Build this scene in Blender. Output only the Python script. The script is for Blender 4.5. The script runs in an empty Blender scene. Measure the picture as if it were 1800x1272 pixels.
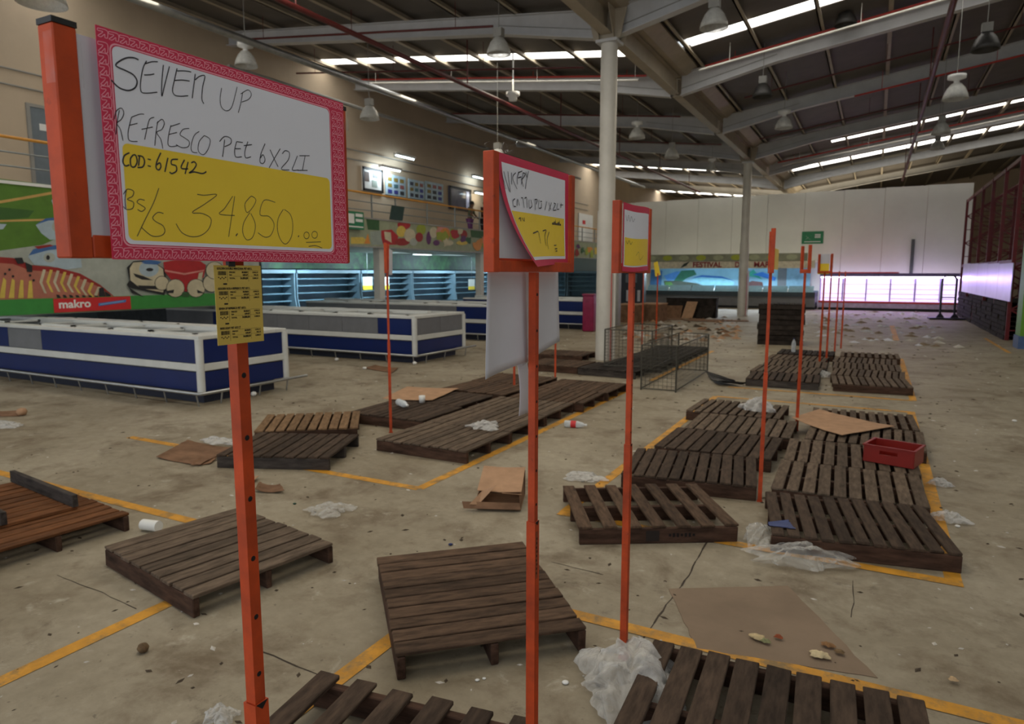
import bpy, bmesh, math, random
from mathutils import Vector, Matrix, noise

# ------------------------------------------------------------------ camera, world, exposure
SC = bpy.context.scene
COL = SC.collection
CAMZ, FOC, CX, CY, HY, VPX = 2.0, 1200.0, 900.0, 636.0, 480.0, 1540.0
PITCH = math.atan((CY - HY) / FOC)
YAW = math.atan2(VPX - CX, FOC / math.cos(PITCH))
cam_d = bpy.data.cameras.new('camera')
cam_d.sensor_width = 36.0
cam_d.lens = 24.0
cam_d.clip_end = 300
cam_d.dof.use_dof = True
cam_d.dof.focus_distance = 1.7
cam_d.dof.aperture_fstop = 6.3
cam = bpy.data.objects.new('camera', cam_d)
cam.location = (0, 0, CAMZ)
cam.rotation_euler = (math.pi / 2 - PITCH, 0, YAW)
COL.objects.link(cam)
SC.camera = cam

world = bpy.data.worlds.new('world')
SC.world = world
world.use_nodes = True
wb = world.node_tree.nodes['Background']
wb.inputs['Color'].default_value = (0.90, 0.95, 1.0, 1)
wb.inputs['Strength'].default_value = 0.86      # daylight through the open front of the hall behind the camera

SC.view_settings.view_transform = 'Standard'
SC.view_settings.look = 'None'
SC.view_settings.gamma = 1.0
SC.view_settings.use_curve_mapping = False
SC.view_settings.exposure = 0.36


def area_light(name, loc, rot, sx, sy, power, col):
    l = bpy.data.lights.new(name, 'AREA')
    l.shape = 'RECTANGLE'
    l.size, l.size_y, l.energy, l.color = sx, sy, power, col
    o = bpy.data.objects.new(name, l)
    o.location, o.rotation_euler = loc, rot
    COL.objects.link(o)
    return o


PI = math.pi
# daylight from the roof's translucent strips; the mid hall pair is added fill brightening the farther column
for (ly, pw) in ((3.0, 50), (9.5, 54), (18.6, 66), (27.5, 34), (37.6, 75)):
    area_light('skylight_and_fill', (-11.0, ly, 7.6), (0, math.radians(0), 0), 7.0, 0.8, pw * 0.75, (1.0, 0.88, 0.68))
    area_light('skylight_and_fill', (-3.4, ly, 6.75), (0, math.radians(8), 0), 3.0, 0.8, pw * 1.15, (1.0, 0.88, 0.68))
# daylight between the partition and the far gable
area_light('far_bay_daylight', (-5.0, 52.0, 6.9), (PI, 0, 0), 16.0, 6.0, 260, (1.0, 0.85, 0.6))
# lamp tubes of the lit refrigerated counters at the far end
area_light('cooler_tube_light', (0.7, 42.15, 1.78), (math.radians(-65), 0, 0), 6.4, 0.15, 110, (0.5, 0.3, 1.0))
area_light('counter_tube_light', (-7.9, 42.9, 2.15), (math.radians(-25), 0, 0), 8.5, 0.15, 250, (0.72, 0.88, 1.0))
# fluorescent tubes under the mezzanine
for ly in (17.5, 22.0, 27.0, 32.5, 39.0):
    area_light('mezzanine_tube_light', (-20.3, ly, 2.7), (0, math.radians(48), 0), 0.3, 2.0, 115, (0.62, 0.88, 1.0))

# ------------------------------------------------------------------ calibrated pixel -> world helpers
cp, sp = math.cos(PITCH), math.sin(PITCH)


def ray(px, py):
    a, b, c = px - CX, CY - py, FOC
    fwd = c * cp + b * sp
    up = b * cp - c * sp
    return (a * math.cos(YAW) - fwd * math.sin(YAW), a * math.sin(YAW) + fwd * math.cos(YAW), up)


def P(px, py, z=0.0):
    r = ray(px, py)
    t = (z - CAMZ) / r[2]
    return Vector((r[0] * t, r[1] * t, z))


def at_x(px, py, x):
    r = ray(px, py)
    t = x / r[0]
    return Vector((x, r[1] * t, CAMZ + r[2] * t))


def at_y(px, py, y):
    r = ray(px, py)
    t = y / r[1]
    return Vector((r[0] * t, y, CAMZ + r[2] * t))


# ------------------------------------------------------------------ materials
def lin(c):
    return tuple(((v / 12.92) if v <= 0.04045 else ((v + 0.055) / 1.055) ** 2.4) for v in c)


MATS = {}


def mat(name, col, rough=0.6, metal=0.0, var=0.12, scale=6.0, bump=0.0, emit=0.0, ecol=None,
        stretch=None, island=0.0, spec=0.5, alpha=1.0, trans=0.0, coat=0.0, dirt=None):
    if name in MATS:
        return MATS[name]
    m = bpy.data.materials.new(name)
    m.use_nodes = True
    nt = m.node_tree
    b = nt.nodes['Principled BSDF']
    N, L = nt.nodes.new, nt.links.new
    b.inputs['Roughness'].default_value = rough
    b.inputs['Metallic'].default_value = metal
    b.inputs['Specular IOR Level'].default_value = spec
    b.inputs['Alpha'].default_value = alpha
    b.inputs['Transmission Weight'].default_value = trans
    b.inputs['Coat Weight'].default_value = coat
    tc = N('ShaderNodeTexCoord')
    oi = N('ShaderNodeObjectInfo')
    mp = N('ShaderNodeMapping')
    L(tc.outputs['Object'], mp.inputs['Vector'])
    if stretch:
        mp.inputs['Scale'].default_value = stretch
    off = N('ShaderNodeVectorMath'); off.operation = 'MULTIPLY'
    L(oi.outputs['Random'], off.inputs[0]); off.inputs[1].default_value = (31, 17, 11)
    L(off.outputs[0], mp.inputs['Location'])
    nz = N('ShaderNodeTexNoise'); nz.inputs['Scale'].default_value = scale
    nz.inputs['Detail'].default_value = 5; nz.inputs['Roughness'].default_value = 0.62
    L(mp.outputs[0], nz.inputs['Vector'])
    lo = [max(0, c * (1 - 2.2 * var)) for c in col]; hi = [min(1, c * (1 + 2.0 * var)) for c in col]
    rp = N('ShaderNodeValToRGB')
    rp.color_ramp.elements[0].position = 0.28; rp.color_ramp.elements[0].color = (*lo, 1)
    rp.color_ramp.elements[1].position = 0.74; rp.color_ramp.elements[1].color = (*hi, 1)
    L(nz.outputs['Fac'], rp.inputs['Fac'])
    out = rp.outputs['Color']
    if island:
        ge = N('ShaderNodeNewGeometry')
        mr = N('ShaderNodeMapRange')
        mr.inputs['To Min'].default_value = 1 - island; mr.inputs['To Max'].default_value = 1 + island
        L(ge.outputs['Random Per Island'], mr.inputs['Value'])
        mx = N('ShaderNodeVectorMath'); mx.operation = 'SCALE'
        L(out, mx.inputs[0]); L(mr.outputs[0], mx.inputs['Scale'])
        out = mx.outputs[0]
    if dirt:
        n2 = N('ShaderNodeTexNoise'); n2.inputs['Scale'].default_value = dirt[1]; n2.inputs['Detail'].default_value = 8
        n2.inputs['Roughness'].default_value = 0.7
        L(mp.outputs[0], n2.inputs['Vector'])
        r2 = N('ShaderNodeValToRGB')
        r2.color_ramp.elements[0].position = dirt[2]; r2.color_ramp.elements[0].color = (0, 0, 0, 1)
        r2.color_ramp.elements[1].position = dirt[3]; r2.color_ramp.elements[1].color = (1, 1, 1, 1)
        L(n2.outputs['Fac'], r2.inputs['Fac'])
        mx2 = N('ShaderNodeMix'); mx2.data_type = 'RGBA'
        L(r2.outputs['Color'], mx2.inputs['Factor'])
        L(out, mx2.inputs['A']); mx2.inputs['B'].default_value = (*dirt[0], 1)
        out = mx2.outputs['Result']
    L(out, b.inputs['Base Color'])
    if bump:
        bp = N('ShaderNodeBump'); bp.inputs['Strength'].default_value = bump; bp.inputs['Distance'].default_value = 0.01
        L(nz.outputs['Fac'], bp.inputs['Height']); L(bp.outputs[0], b.inputs['Normal'])
    if emit:
        b.inputs['Emission Color'].default_value = (*(ecol or col), 1)
        b.inputs['Emission Strength'].default_value = emit
    MATS[name] = m
    return m


def plastic_mat(name, col, opac, rough=0.18):
    m = bpy.data.materials.new(name); m.use_nodes = True
    nt = m.node_tree; N, L = nt.nodes.new, nt.links.new
    for n in list(nt.nodes): nt.nodes.remove(n)
    o = N('ShaderNodeOutputMaterial'); mx = N('ShaderNodeMixShader'); tr = N('ShaderNodeBsdfTransparent')
    pb = N('ShaderNodeBsdfPrincipled'); pb.inputs['Base Color'].default_value = (*col, 1); pb.inputs['Roughness'].default_value = rough
    lw = N('ShaderNodeLayerWeight'); lw.inputs['Blend'].default_value = 0.45
    nz = N('ShaderNodeTexNoise'); nz.inputs['Scale'].default_value = 14; nz.inputs['Detail'].default_value = 4
    tc = N('ShaderNodeTexCoord'); L(tc.outputs['Object'], nz.inputs['Vector'])
    ma = N('ShaderNodeMath'); ma.operation = 'MULTIPLY_ADD'
    L(lw.outputs['Facing'], ma.inputs[0]); ma.inputs[1].default_value = 0.45; ma.inputs[2].default_value = opac - 0.2
    n3 = N('ShaderNodeTexNoise'); n3.inputs['Scale'].default_value = 22; n3.inputs['Detail'].default_value = 3; n3.inputs['Distortion'].default_value = 1.5
    L(tc.outputs['Object'], n3.inputs['Vector'])
    bp = N('ShaderNodeBump'); bp.inputs['Strength'].default_value = 0.7; bp.inputs['Distance'].default_value = 0.02
    L(n3.outputs['Fac'], bp.inputs['Height']); L(bp.outputs[0], pb.inputs['Normal'])
    m2 = N('ShaderNodeMath'); m2.operation = 'MULTIPLY_ADD'
    L(nz.outputs['Fac'], m2.inputs[0]); m2.inputs[1].default_value = 0.5; L(ma.outputs[0], m2.inputs[2]); m2.use_clamp = True
    L(m2.outputs[0], mx.inputs['Fac']); L(tr.outputs[0], mx.inputs[1]); L(pb.outputs[0], mx.inputs[2]); L(mx.outputs[0], o.inputs['Surface'])
    MATS[name] = m
    return m


def S(r, g, b):                     # sRGB 0-255 -> linear
    return lin((r / 255, g / 255, b / 255))


# ------------------------------------------------------------------ mesh builder
class MB:
    def __init__(self):
        self.v, self.f, self.mi, self.mats, self.sm = [], [], [], [], []

    def mid(self, m):
        if m not in self.mats: self.mats.append(m)
        return self.mats.index(m)

    def add(self, vs, fs, m, smooth=False):
        o = len(self.v); k = self.mid(m)
        self.v += [tuple(v) for v in vs]
        for f in fs:
            self.f.append([o + i for i in f]); self.mi.append(k); self.sm.append(smooth)
        return self

    def box(self, c, s, m, rot=None, jitter=0.0, rng=None):
        vs = []
        for dx, dy, dz in ((-1, -1, -1), (1, -1, -1), (1, 1, -1), (-1, 1, -1), (-1, -1, 1), (1, -1, 1), (1, 1, 1), (-1, 1, 1)):
            p = Vector((dx * s[0] / 2, dy * s[1] / 2, dz * s[2] / 2))
            if jitter: p += Vector((rng.uniform(-1, 1), rng.uniform(-1, 1), rng.uniform(-1, 1))) * jitter
            if rot is not None: p = rot @ p
            vs.append(p + Vector(c))
        return self.add(vs, [(0, 3, 2, 1), (4, 5, 6, 7), (0, 1, 5, 4), (1, 2, 6, 5), (2, 3, 7, 6), (3, 0, 4, 7)], m)

    def bbox(self, a, b, m):
        a, b = Vector(a), Vector(b)
        return self.box((a + b) / 2, (abs(b.x - a.x), abs(b.y - a.y), abs(b.z - a.z)), m)

    def bar(self, p0, p1, w, h, m, up=(0, 0, 1)):
        p0, p1 = Vector(p0), Vector(p1)
        d = p1 - p0; L = d.length; d.normalize()
        u = Vector(up)
        if abs(d.dot(u)) > 0.99: u = Vector((1, 0, 0))
        sx = d.cross(u).normalized(); su = sx.cross(d)
        rot = Matrix((d, sx, su)).transposed()
        return self.box((p0 + p1) / 2, (L, w, h), m, rot)

    def tube(self, pts, r, m, seg=8, caps=True, smooth=True):
        pts = [Vector(p) for p in pts]
        rs = r if isinstance(r, (list, tuple)) else [r] * len(pts)
        vs, fs = [], []
        for i, p in enumerate(pts):
            d = (pts[min(i + 1, len(pts) - 1)] - pts[max(i - 1, 0)]).normalized()
            u = Vector((0, 0, 1)) if abs(d.z) < 0.9 else Vector((1, 0, 0))
            a = d.cross(u).normalized(); b = d.cross(a)
            for k in range(seg):
                t = 2 * PI * k / seg
                vs.append(p + (a * math.cos(t) + b * math.sin(t)) * rs[i])
        for i in range(len(pts) - 1):
            for k in range(seg):
                fs.append((i * seg + k, i * seg + (k + 1) % seg, (i + 1) * seg + (k + 1) % seg, (i + 1) * seg + k))
        if caps:
            n = len(vs)
            self.add(vs, fs, m, smooth)
            return self.add(vs[:seg] + vs[n - seg:], [tuple(range(seg))[::-1], tuple(range(seg, 2 * seg))], m, False)
        return self.add(vs, fs, m, smooth)

    def lathe(self, prof, c, m, seg=20, axis=None):
        c = Vector(c); vs, fs = [], []
        for r, z in prof:
            for k in range(seg):
                t = 2 * PI * k / seg
                p = Vector((r * math.cos(t), r * math.sin(t), z))
                if axis is not None: p = axis @ p
                vs.append(c + p)
        for i in range(len(prof) - 1):
            for k in range(seg):
                fs.append((i * seg + k, i * seg + (k + 1) % seg, (i + 1) * seg + (k + 1) % seg, (i + 1) * seg + k))
        return self.add(vs, fs, m, True)

    def poly(self, pts, m):
        return self.add(pts, [tuple(range(len(pts)))], m)

    def prism(self, pts, d, m):
        pts = [Vector(p) for p in pts]; d = Vector(d); n = len(pts)
        vs = pts + [p + d for p in pts]
        fs = [tuple(range(n))[::-1], tuple(range(n, 2 * n))] + [(i, (i + 1) % n, n + (i + 1) % n, n + i) for i in range(n)]
        return self.add(vs, fs, m)

    def grid(self, fn, nu, nv, m, smooth=True, thick=None):
        vs = [Vector(fn(i / nu, j / nv)) for j in range(nv + 1) for i in range(nu + 1)]
        fs = [(j * (nu + 1) + i, j * (nu + 1) + i + 1, (j + 1) * (nu + 1) + i + 1, (j + 1) * (nu + 1) + i) for j in range(nv) for i in range(nu)]
        if thick:
            t = Vector(thick); n = len(vs)
            edge = [i for i in range(nu + 1)] + [j * (nu + 1) + nu for j in range(1, nv + 1)] + \
                   [nv * (nu + 1) + i for i in range(nu - 1, -1, -1)] + [j * (nu + 1) for j in range(nv - 1, 0, -1)]
            vs = vs + [v - t for v in vs]
            fs = fs + [tuple(n + i for i in f[::-1]) for f in fs] + \
                 [(edge[k], n + edge[k], n + edge[(k + 1) % len(edge)], edge[(k + 1) % len(edge)]) for k in range(len(edge))]
        return self.add(vs, fs, m, smooth)

    def build(self, name, parent=None, loc=None, rotz=None, bevel=0.0):
        me = bpy.data.meshes.new(name)
        me.from_pydata(self.v, [], self.f)
        for m in self.mats: me.materials.append(m)
        me.polygons.foreach_set('material_index', self.mi)
        me.polygons.foreach_set('use_smooth', self.sm)
        me.update()
        o = bpy.data.objects.new(name, me)
        COL.objects.link(o)
        if parent is not None: o.parent = parent
        if loc is not None: o.location = loc
        if rotz is not None: o.rotation_euler = (0, 0, rotz)
        if bevel:
            md = o.modifiers.new('bevel', 'BEVEL'); md.width = bevel; md.segments = 1; md.limit_method = 'ANGLE'
        return o


def tag(o, label=None, cat=None, group=None, kind=None):
    if label: o['label'] = label
    if cat: o['category'] = cat
    if group: o['group'] = group
    if kind: o['kind'] = kind
    return o


def thing(name, label, cat, loc=(0, 0, 0), rotz=0.0, group=None):
    o = bpy.data.objects.new(name, None)
    o.empty_display_size = 0.1
    COL.objects.link(o)
    o.location = loc; o.rotation_euler = (0, 0, rotz)
    return tag(o, label, cat, group)


def struct(o, label, cat='structure'):
    return tag(o, label, cat, kind='structure')


def text(name, s, size, m, parent, loc, rot, ext=0.002, bold=0.0, sx=1.0, align='CENTER'):
    cu = bpy.data.curves.new(name, 'FONT')
    cu.body = s; cu.size = size; cu.extrude = ext; cu.offset = bold
    cu.align_x = align; cu.align_y = 'CENTER'; cu.resolution_u = 3
    cu.materials.append(m)
    o = bpy.data.objects.new(name, cu); COL.objects.link(o)
    dg = bpy.context.evaluated_depsgraph_get()
    me = bpy.data.meshes.new_from_object(o.evaluated_get(dg))
    bpy.data.objects.remove(o, do_unlink=True)
    me.materials.clear(); me.materials.append(m)
    o = bpy.data.objects.new(name, me); COL.objects.link(o)
    o.location = loc; o.rotation_euler = rot; o.scale = (sx, 1, 1)
    if parent is not None: o.parent = parent
    return o


# ------------------------------------------------------------------ material library
M_WOOD = mat('wood_brown', S(84, 66, 52), 0.85, var=0.28, scale=5, stretch=(6, 1.2, 6), island=0.28, bump=0.25, spec=0.2)
M_WOODD = mat('wood_dark', S(70, 57, 47), 0.85, var=0.25, scale=5, stretch=(6, 1.2, 6), island=0.25, bump=0.25, spec=0.2)
M_WOODG = mat('wood_grey', S(96, 82, 69), 0.85, var=0.25, scale=5, stretch=(6, 1.2, 6), island=0.22, bump=0.25, spec=0.2)
M_WOODT = mat('wood_tan', S(122, 96, 70), 0.85, var=0.2, scale=5, stretch=(6, 1.2, 6), island=0.15, bump=0.2, spec=0.2)
M_WOODR = mat('wood_red', S(104, 66, 38), 0.8, var=0.22, scale=5, stretch=(6, 1.2, 6), island=0.2, bump=0.2, spec=0.2)
M_WOODK = mat('wood_black', S(46, 40, 36), 0.85, var=0.3, scale=5, island=0.4, spec=0.2)
M_STR = mat('wood_stringer', S(74, 54, 43), 0.85, var=0.3, scale=4, stretch=(1, 5, 5), bump=0.2, spec=0.2)
M_STRG = mat('wood_stringer_grey', S(68, 62, 58), 0.85, var=0.3, scale=4, stretch=(1, 5, 5), bump=0.2, spec=0.2)
M_ORANGE = mat('orange_paint', S(186, 66, 16), 0.62, var=0.16, scale=9, dirt=(S(104, 42, 24), 22, 0.62, 0.75), bump=0.03)
M_BLACK = mat('black_plastic', S(28, 28, 30), 0.5, var=0.1)
M_HOLE = mat('hole_dark', S(22, 14, 12), 0.9, var=0.05)
M_CARD = mat('card_white', S(236, 238, 248), 0.5, var=0.015, scale=3)
M_PINK = mat('card_pink', S(214, 46, 84), 0.5, var=0.04, scale=5)
M_PINKL = mat('card_pattern', S(250, 176, 192), 0.5, var=0.02)
M_YEL = mat('card_yellow', S(252, 216, 62), 0.5, var=0.03, scale=3)
M_INK = mat('marker_ink', S(48, 48, 58), 0.6, var=0.02)
M_PAPER = mat('paper_white', S(208, 208, 216), 0.7, var=0.03, scale=3)
M_TAPE = plastic_mat('clear_tape', (0.9, 0.9, 0.9), -0.22, 0.08)
M_PLAS = plastic_mat('clear_plastic', (0.70, 0.70, 0.67), 0.14, 0.14)
M_PLASW = plastic_mat('milky_plastic', (0.72, 0.72, 0.70), 0.27, 0.16)
M_CBD = mat('cardboard', S(178, 142, 112), 0.85, var=0.08, scale=7, spec=0.15)
M_CBDD = mat('cardboard_dark', S(128, 98, 76), 0.9, var=0.16, scale=5, spec=0.15)
M_CBDF = mat('cardboard_floor', S(138, 120, 102), 0.9, var=0.07, scale=2.2, spec=0.15)
M_STEEL = mat('steel', S(170, 172, 172), 0.35, 0.9, var=0.08)
M_GREYP = mat('grey_paint', S(150, 148, 142), 0.5, var=0.06, scale=3)
M_BEAM = mat('beam_paint', S(200, 200, 200), 0.5, var=0.05, scale=2)
M_ROOF = mat('roof_sheet', S(104, 98, 92), 0.6, 0.2, var=0.08, scale=1.2)
M_PURLIN = mat('purlin_paint', S(172, 160, 140), 0.5, var=0.06, scale=2)
M_COLUMN = mat('column_paint', S(214, 210, 200), 0.5, var=0.05, scale=2)
M_WALL = mat('wall_cream', S(194, 176, 152), 0.8, var=0.04, scale=0.8)
M_WALLW = mat('wall_white', S(224, 224, 216), 0.75, var=0.03, scale=0.6)
M_DARKPIPE = mat('pipe_dark_red', S(96, 36, 34), 0.45, var=0.1)
M_REDPIPE = mat('pipe_red', S(196, 62, 54), 0.4, var=0.08)
M_RACK = mat('rack_red', S(104, 20, 28), 0.5, var=0.12)
M_BLUE = mat('freezer_blue', S(6, 32, 92), 0.35, var=0.06, scale=2)
M_FGREY = mat('freezer_grey', S(112, 114, 118), 0.5, var=0.06, scale=3)
M_FWHITE = mat('freezer_white', S(208, 210, 206), 0.4, var=0.04, scale=3)
M_NAVY = mat('freezer_plinth', S(34, 40, 58), 0.6, var=0.1)
M_COOL = mat('cooler_body', S(120, 142, 156), 0.4, var=0.06, scale=2)
M_COOLD = mat('cooler_dark', S(52, 66, 76), 0.5, var=0.08)
M_GLASS = mat('lid_glass', S(120, 126, 126), 0.12, var=0.04, alpha=0.55)
M_GREEN = mat('band_green', S(58, 140, 62), 0.5, var=0.04)
M_RED = mat('logo_red', S(206, 44, 48), 0.5, var=0.03)
M_SIGNG = mat('sign_green', S(30, 120, 78), 0.5, var=0.03)
M_WHITE = mat('plain_white', S(232, 232, 228), 0.5, var=0.02)
M_LIME = mat('lime_paint', S(96, 150, 34), 0.5, var=0.04)
M_DKRED = mat('crate_red', S(136, 28, 18), 0.4, var=0.06)
M_LYEL = mat('rail_orange', S(214, 150, 58), 0.5, var=0.06)
M_RAIL = mat('rail_grey', S(140, 146, 146), 0.45, 0.3, var=0.06)
M_TUBE = mat('tube_glow', (0.85, 0.95, 1.0), emit=6.0, ecol=(0.75, 0.93, 1.0))
M_MAG = mat('bin_magenta', S(138, 26, 70), 0.35, var=0.1)


def floor_material():
    m = bpy.data.materials.new('concrete'); m.use_nodes = True
    nt = m.node_tree; N, L = nt.nodes.new, nt.links.new
    b = nt.nodes['Principled BSDF']
    tc = N('ShaderNodeTexCoord')

    def nz(scale, det, rough, dist=0.0):
        n = N('ShaderNodeTexNoise'); n.inputs['Scale'].default_value = scale; n.inputs['Detail'].default_value = det
        n.inputs['Roughness'].default_value = rough; n.inputs['Distortion'].default_value = dist
        L(tc.outputs['Object'], n.inputs['Vector']); return n.outputs['Fac']

    def ramp(f, a, bb, ca, cb):
        r = N('ShaderNodeValToRGB'); e = r.color_ramp.elements
        e[0].position, e[1].position = a, bb; e[0].color = (*ca, 1); e[1].color = (*cb, 1)
        L(f, r.inputs['Fac']); return r.outputs['Color']

    def mix(f, a, bb, mode='MIX', fac=None):
        x = N('ShaderNodeMix'); x.data_type = 'RGBA'; x.blend_type = mode
        if f is None: x.inputs['Factor'].default_value = fac
        else: L(f, x.inputs['Factor'])
        L(a, x.inputs['A'])
        if isinstance(bb, tuple): x.inputs['B'].default_value = (*bb, 1)
        else: L(bb, x.inputs['B'])
        return x.outputs['Result']
    base = ramp(nz(0.55, 6, 0.62, 0.2), 0.3, 0.72, S(134, 122, 100), S(172, 162, 142))
    fine = ramp(nz(9, 8, 0.72), 0.3, 0.75, (0.72, 0.71, 0.68), (1.12, 1.12, 1.12))
    c = mix(None, base, fine, 'MULTIPLY', 0.8)
    c = mix(ramp(nz(1.5, 9, 0.7, 0.25), 0.5, 0.66, (0, 0, 0), (0.9, 0.9, 0.9)), c, S(104, 88, 66))
    c = mix(ramp(nz(3.3, 9, 0.75, 0.4), 0.58, 0.72, (0, 0, 0), (0.8, 0.8, 0.8)), c, S(88, 76, 60))
    c = mix(ramp(nz(22, 4, 0.6, 0.3), 0.66, 0.72, (0, 0, 0), (0.55, 0.55, 0.55)), c, S(78, 68, 56))
    c = mix(ramp(nz(4.5, 8, 0.72, 0.4), 0.6, 0.74, (0, 0, 0), (0.6, 0.6, 0.6)), c, S(196, 190, 174))
    L(c, b.inputs['Base Color'])
    rr = N('ShaderNodeMapRange'); L(nz(2.2, 6, 0.6), rr.inputs['Value'])
    rr.inputs['To Min'].default_value = 0.42; rr.inputs['To Max'].default_value = 0.8
    L(rr.outputs[0], b.inputs['Roughness'])
    bp = N('ShaderNodeBump'); bp.inputs['Strength'].default_value = 0.12; bp.inputs['Distance'].default_value = 0.01
    L(nz(14, 6, 0.7), bp.inputs['Height']); L(bp.outputs[0], b.inputs['Normal'])
    return m


def line_material():
    m = mat('floor_yellow', S(206, 146, 40), 0.6, var=0.14, scale=5, dirt=(S(138, 112, 70), 7, 0.5, 0.66))
    return m


# ------------------------------------------------------------------ the hall: floor, walls, roof
Y0, Y1 = -5.0, 66.0
XL, XR, XV = -17.5, 13.0, -5.5


def zs(x):                                        # underside of the roof sheets: a valley over the column line
    return 7.85 + (0.115 * (XV - x) if x < XV else 0.148 * (x - XV))


def roof_pt(x, y, dz=0.0): return Vector((x, y, zs(x) + dz))


struct(MB().bbox((-23, Y0, -0.2), (XR, Y1, 0), floor_material()).build('floor'), 'stained grey brown concrete floor of the whole hall', 'floor')
# strips of open translucent roofing
STRIPS = [(2.6, 3.3), (9.3, 10.0), (18.45, 19.1), (37.2, 37.8), (43.3, 44.5), (60.0, 61.4)]
rb = MB()
edges = [Y0] + [e for s in STRIPS for e in s] + [Y1]
for k in range(0, len(edges), 2):
    a, b2 = edges[k], edges[k + 1]
    for x0, x1 in ((XL - 0.3, XV), (XV, XR)):
        rb.prism([roof_pt(x0, a), roof_pt(x1, a), roof_pt(x1, b2), roof_pt(x0, b2)], (0, 0, 0.06), M_ROOF)
for (k, x0, x1) in ((3, XL - 0.3, XV + 3.2), (5, XV, XR)):
    a, b2 = STRIPS[k]
    for xa, xb in ((x0, min(XV, x1)), (max(XV, x0), x1)):
        if xb > xa: rb.prism([roof_pt(xa, a), roof_pt(xb, a), roof_pt(xb, b2), roof_pt(xa, b2)], (0, 0, 0.06), M_ROOF)
struct(rb.build('ceiling'), 'dark ribbed metal roof sheets folding down to a valley over the columns', 'ceiling')
M_SKY = mat('skylight_glow', (1, 1, 1), emit=4.0, ecol=(1.0, 0.97, 0.9), var=0.0)
wn = 0
for k, (a, b2) in enumerate(STRIPS):
    for x0, x1, side in ((XL, XV - 1.0, 'left'), (XV + (3.2 if k == 3 else 0.8), XR, 'right')):
        if (k, side) in ((3, 'left'), (5, 'right')): continue
        wn += 1
        o = MB().prism([roof_pt(x0, a, 0.02), roof_pt(x1, a, 0.02), roof_pt(x1, b2, 0.02), roof_pt(x0, b2, 0.02)], (0, 0, 0.02), M_SKY).build('window_%d' % wn)
        order = ('over the entrance', 'first', 'second', 'third', 'fourth', 'last')[k]
        struct(o, '%s bright translucent roof strip on the %s slope, counted from the camera' % (order, side) if k else 'bright translucent roof strip over the entrance, %s slope' % side, 'skylight')
# purlins along the hall
pm = 0
px_list = [XV - 0.75 - 1.55 * k for k in range(8)] + [XV + 0.75 + 1.55 * k for k in range(12)]
for i, x in enumerate(px_list):
    m = MB()
    m.bbox((x - 0.02, Y0, zs(x) - 0.14), (x + 0.02, Y1, zs(x) - 0.01), M_PURLIN)
    m.bbox((x - 0.02, Y0, zs(x) - 0.14), (x + 0.09, Y1, zs(x) - 0.125), M_PURLIN)
    n = i if i < 8 else i - 8
    side = 'left' if i < 8 else 'right'
    struct(m.build('purlin'), 'pale steel purlin, number %d counted from the valley up the %s roof slope' % (n + 1, side), 'roof beam')
# rafters across the hall
RAF = [2.4, 8.6, 15.0, 20.65, 26.8, 33.6, 39.3, 46.0, 53.0]
ordn = ['first', 'second', 'third', 'fourth', 'fifth', 'sixth', 'seventh', 'eighth', 'ninth']
for i, y in enumerate(RAF):
    m = MB()
    for x0, x1 in ((XL, XV - 0.16), (XR, XV + 0.16)):
        ta, tb = roof_pt(x0, y, -0.14), roof_pt(x1, y, -0.14)
        ha, hb = 0.36, 0.4
        xm = x1 + (-2.6 if x0 < XV else 2.6)
        tm = roof_pt(xm, y, -0.14)
        # web
        m.prism([ta, tb, tb - Vector((0, 0, hb + 0.2)), tm - Vector((0, 0, hb)), ta - Vector((0, 0, ha))], (0, 0.02, 0), M_BEAM)
        for a, b2, w in ((ta, tb, 0.24), (ta - Vector((0, 0, ha)), tm - Vector((0, 0, hb)), 0.24), (tm - Vector((0, 0, hb)), tb - Vector((0, 0, hb + 0.2)), 0.24)):
            m.bar(a + Vector((0, 0.01, 0)), b2 + Vector((0, 0.01, 0)), w, 0.02, M_BEAM)
        mm = tm - Vector((0, 0, 0.2))
        m.bar(mm, tb - Vector((0, 0, hb)), 0.05, 0.012, M_GREYP)
    struct(m.build('roof_beam'), 'deep pale grey rafter across the hall, %s from the camera end' % ordn[i], 'roof beam')
# valley girder on the column line and the gutter over it
m = MB()
for a, b2 in zip(RAF[:-1], RAF[1:]):
    m.bbox((XV - 0.13, a + 0.14, 7.16), (XV + 0.13, b2 - 0.14, 7.18), M_PURLIN)
    m.bbox((XV - 0.012, a + 0.14, 7.18), (XV + 0.012, b2 - 0.14, 7.64), M_PURLIN)
    m.bbox((XV - 0.13, a + 0.14, 7.64), (XV + 0.13, b2 - 0.14, 7.66), M_PURLIN)
m.prism([(XV - 0.62, Y0, 7.87), (XV - 0.3, Y0, 7.68), (XV + 0.3, Y0, 7.68), (XV + 0.62, Y0, 7.87), (XV + 0.62, Y0, 7.91), (XV - 0.62, Y0, 7.91)], (0, Y1 - Y0, 0), M_PURLIN)
struct(m.build('valley_beam'), 'brownish valley girder with gutter running along the column line', 'roof beam')
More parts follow.
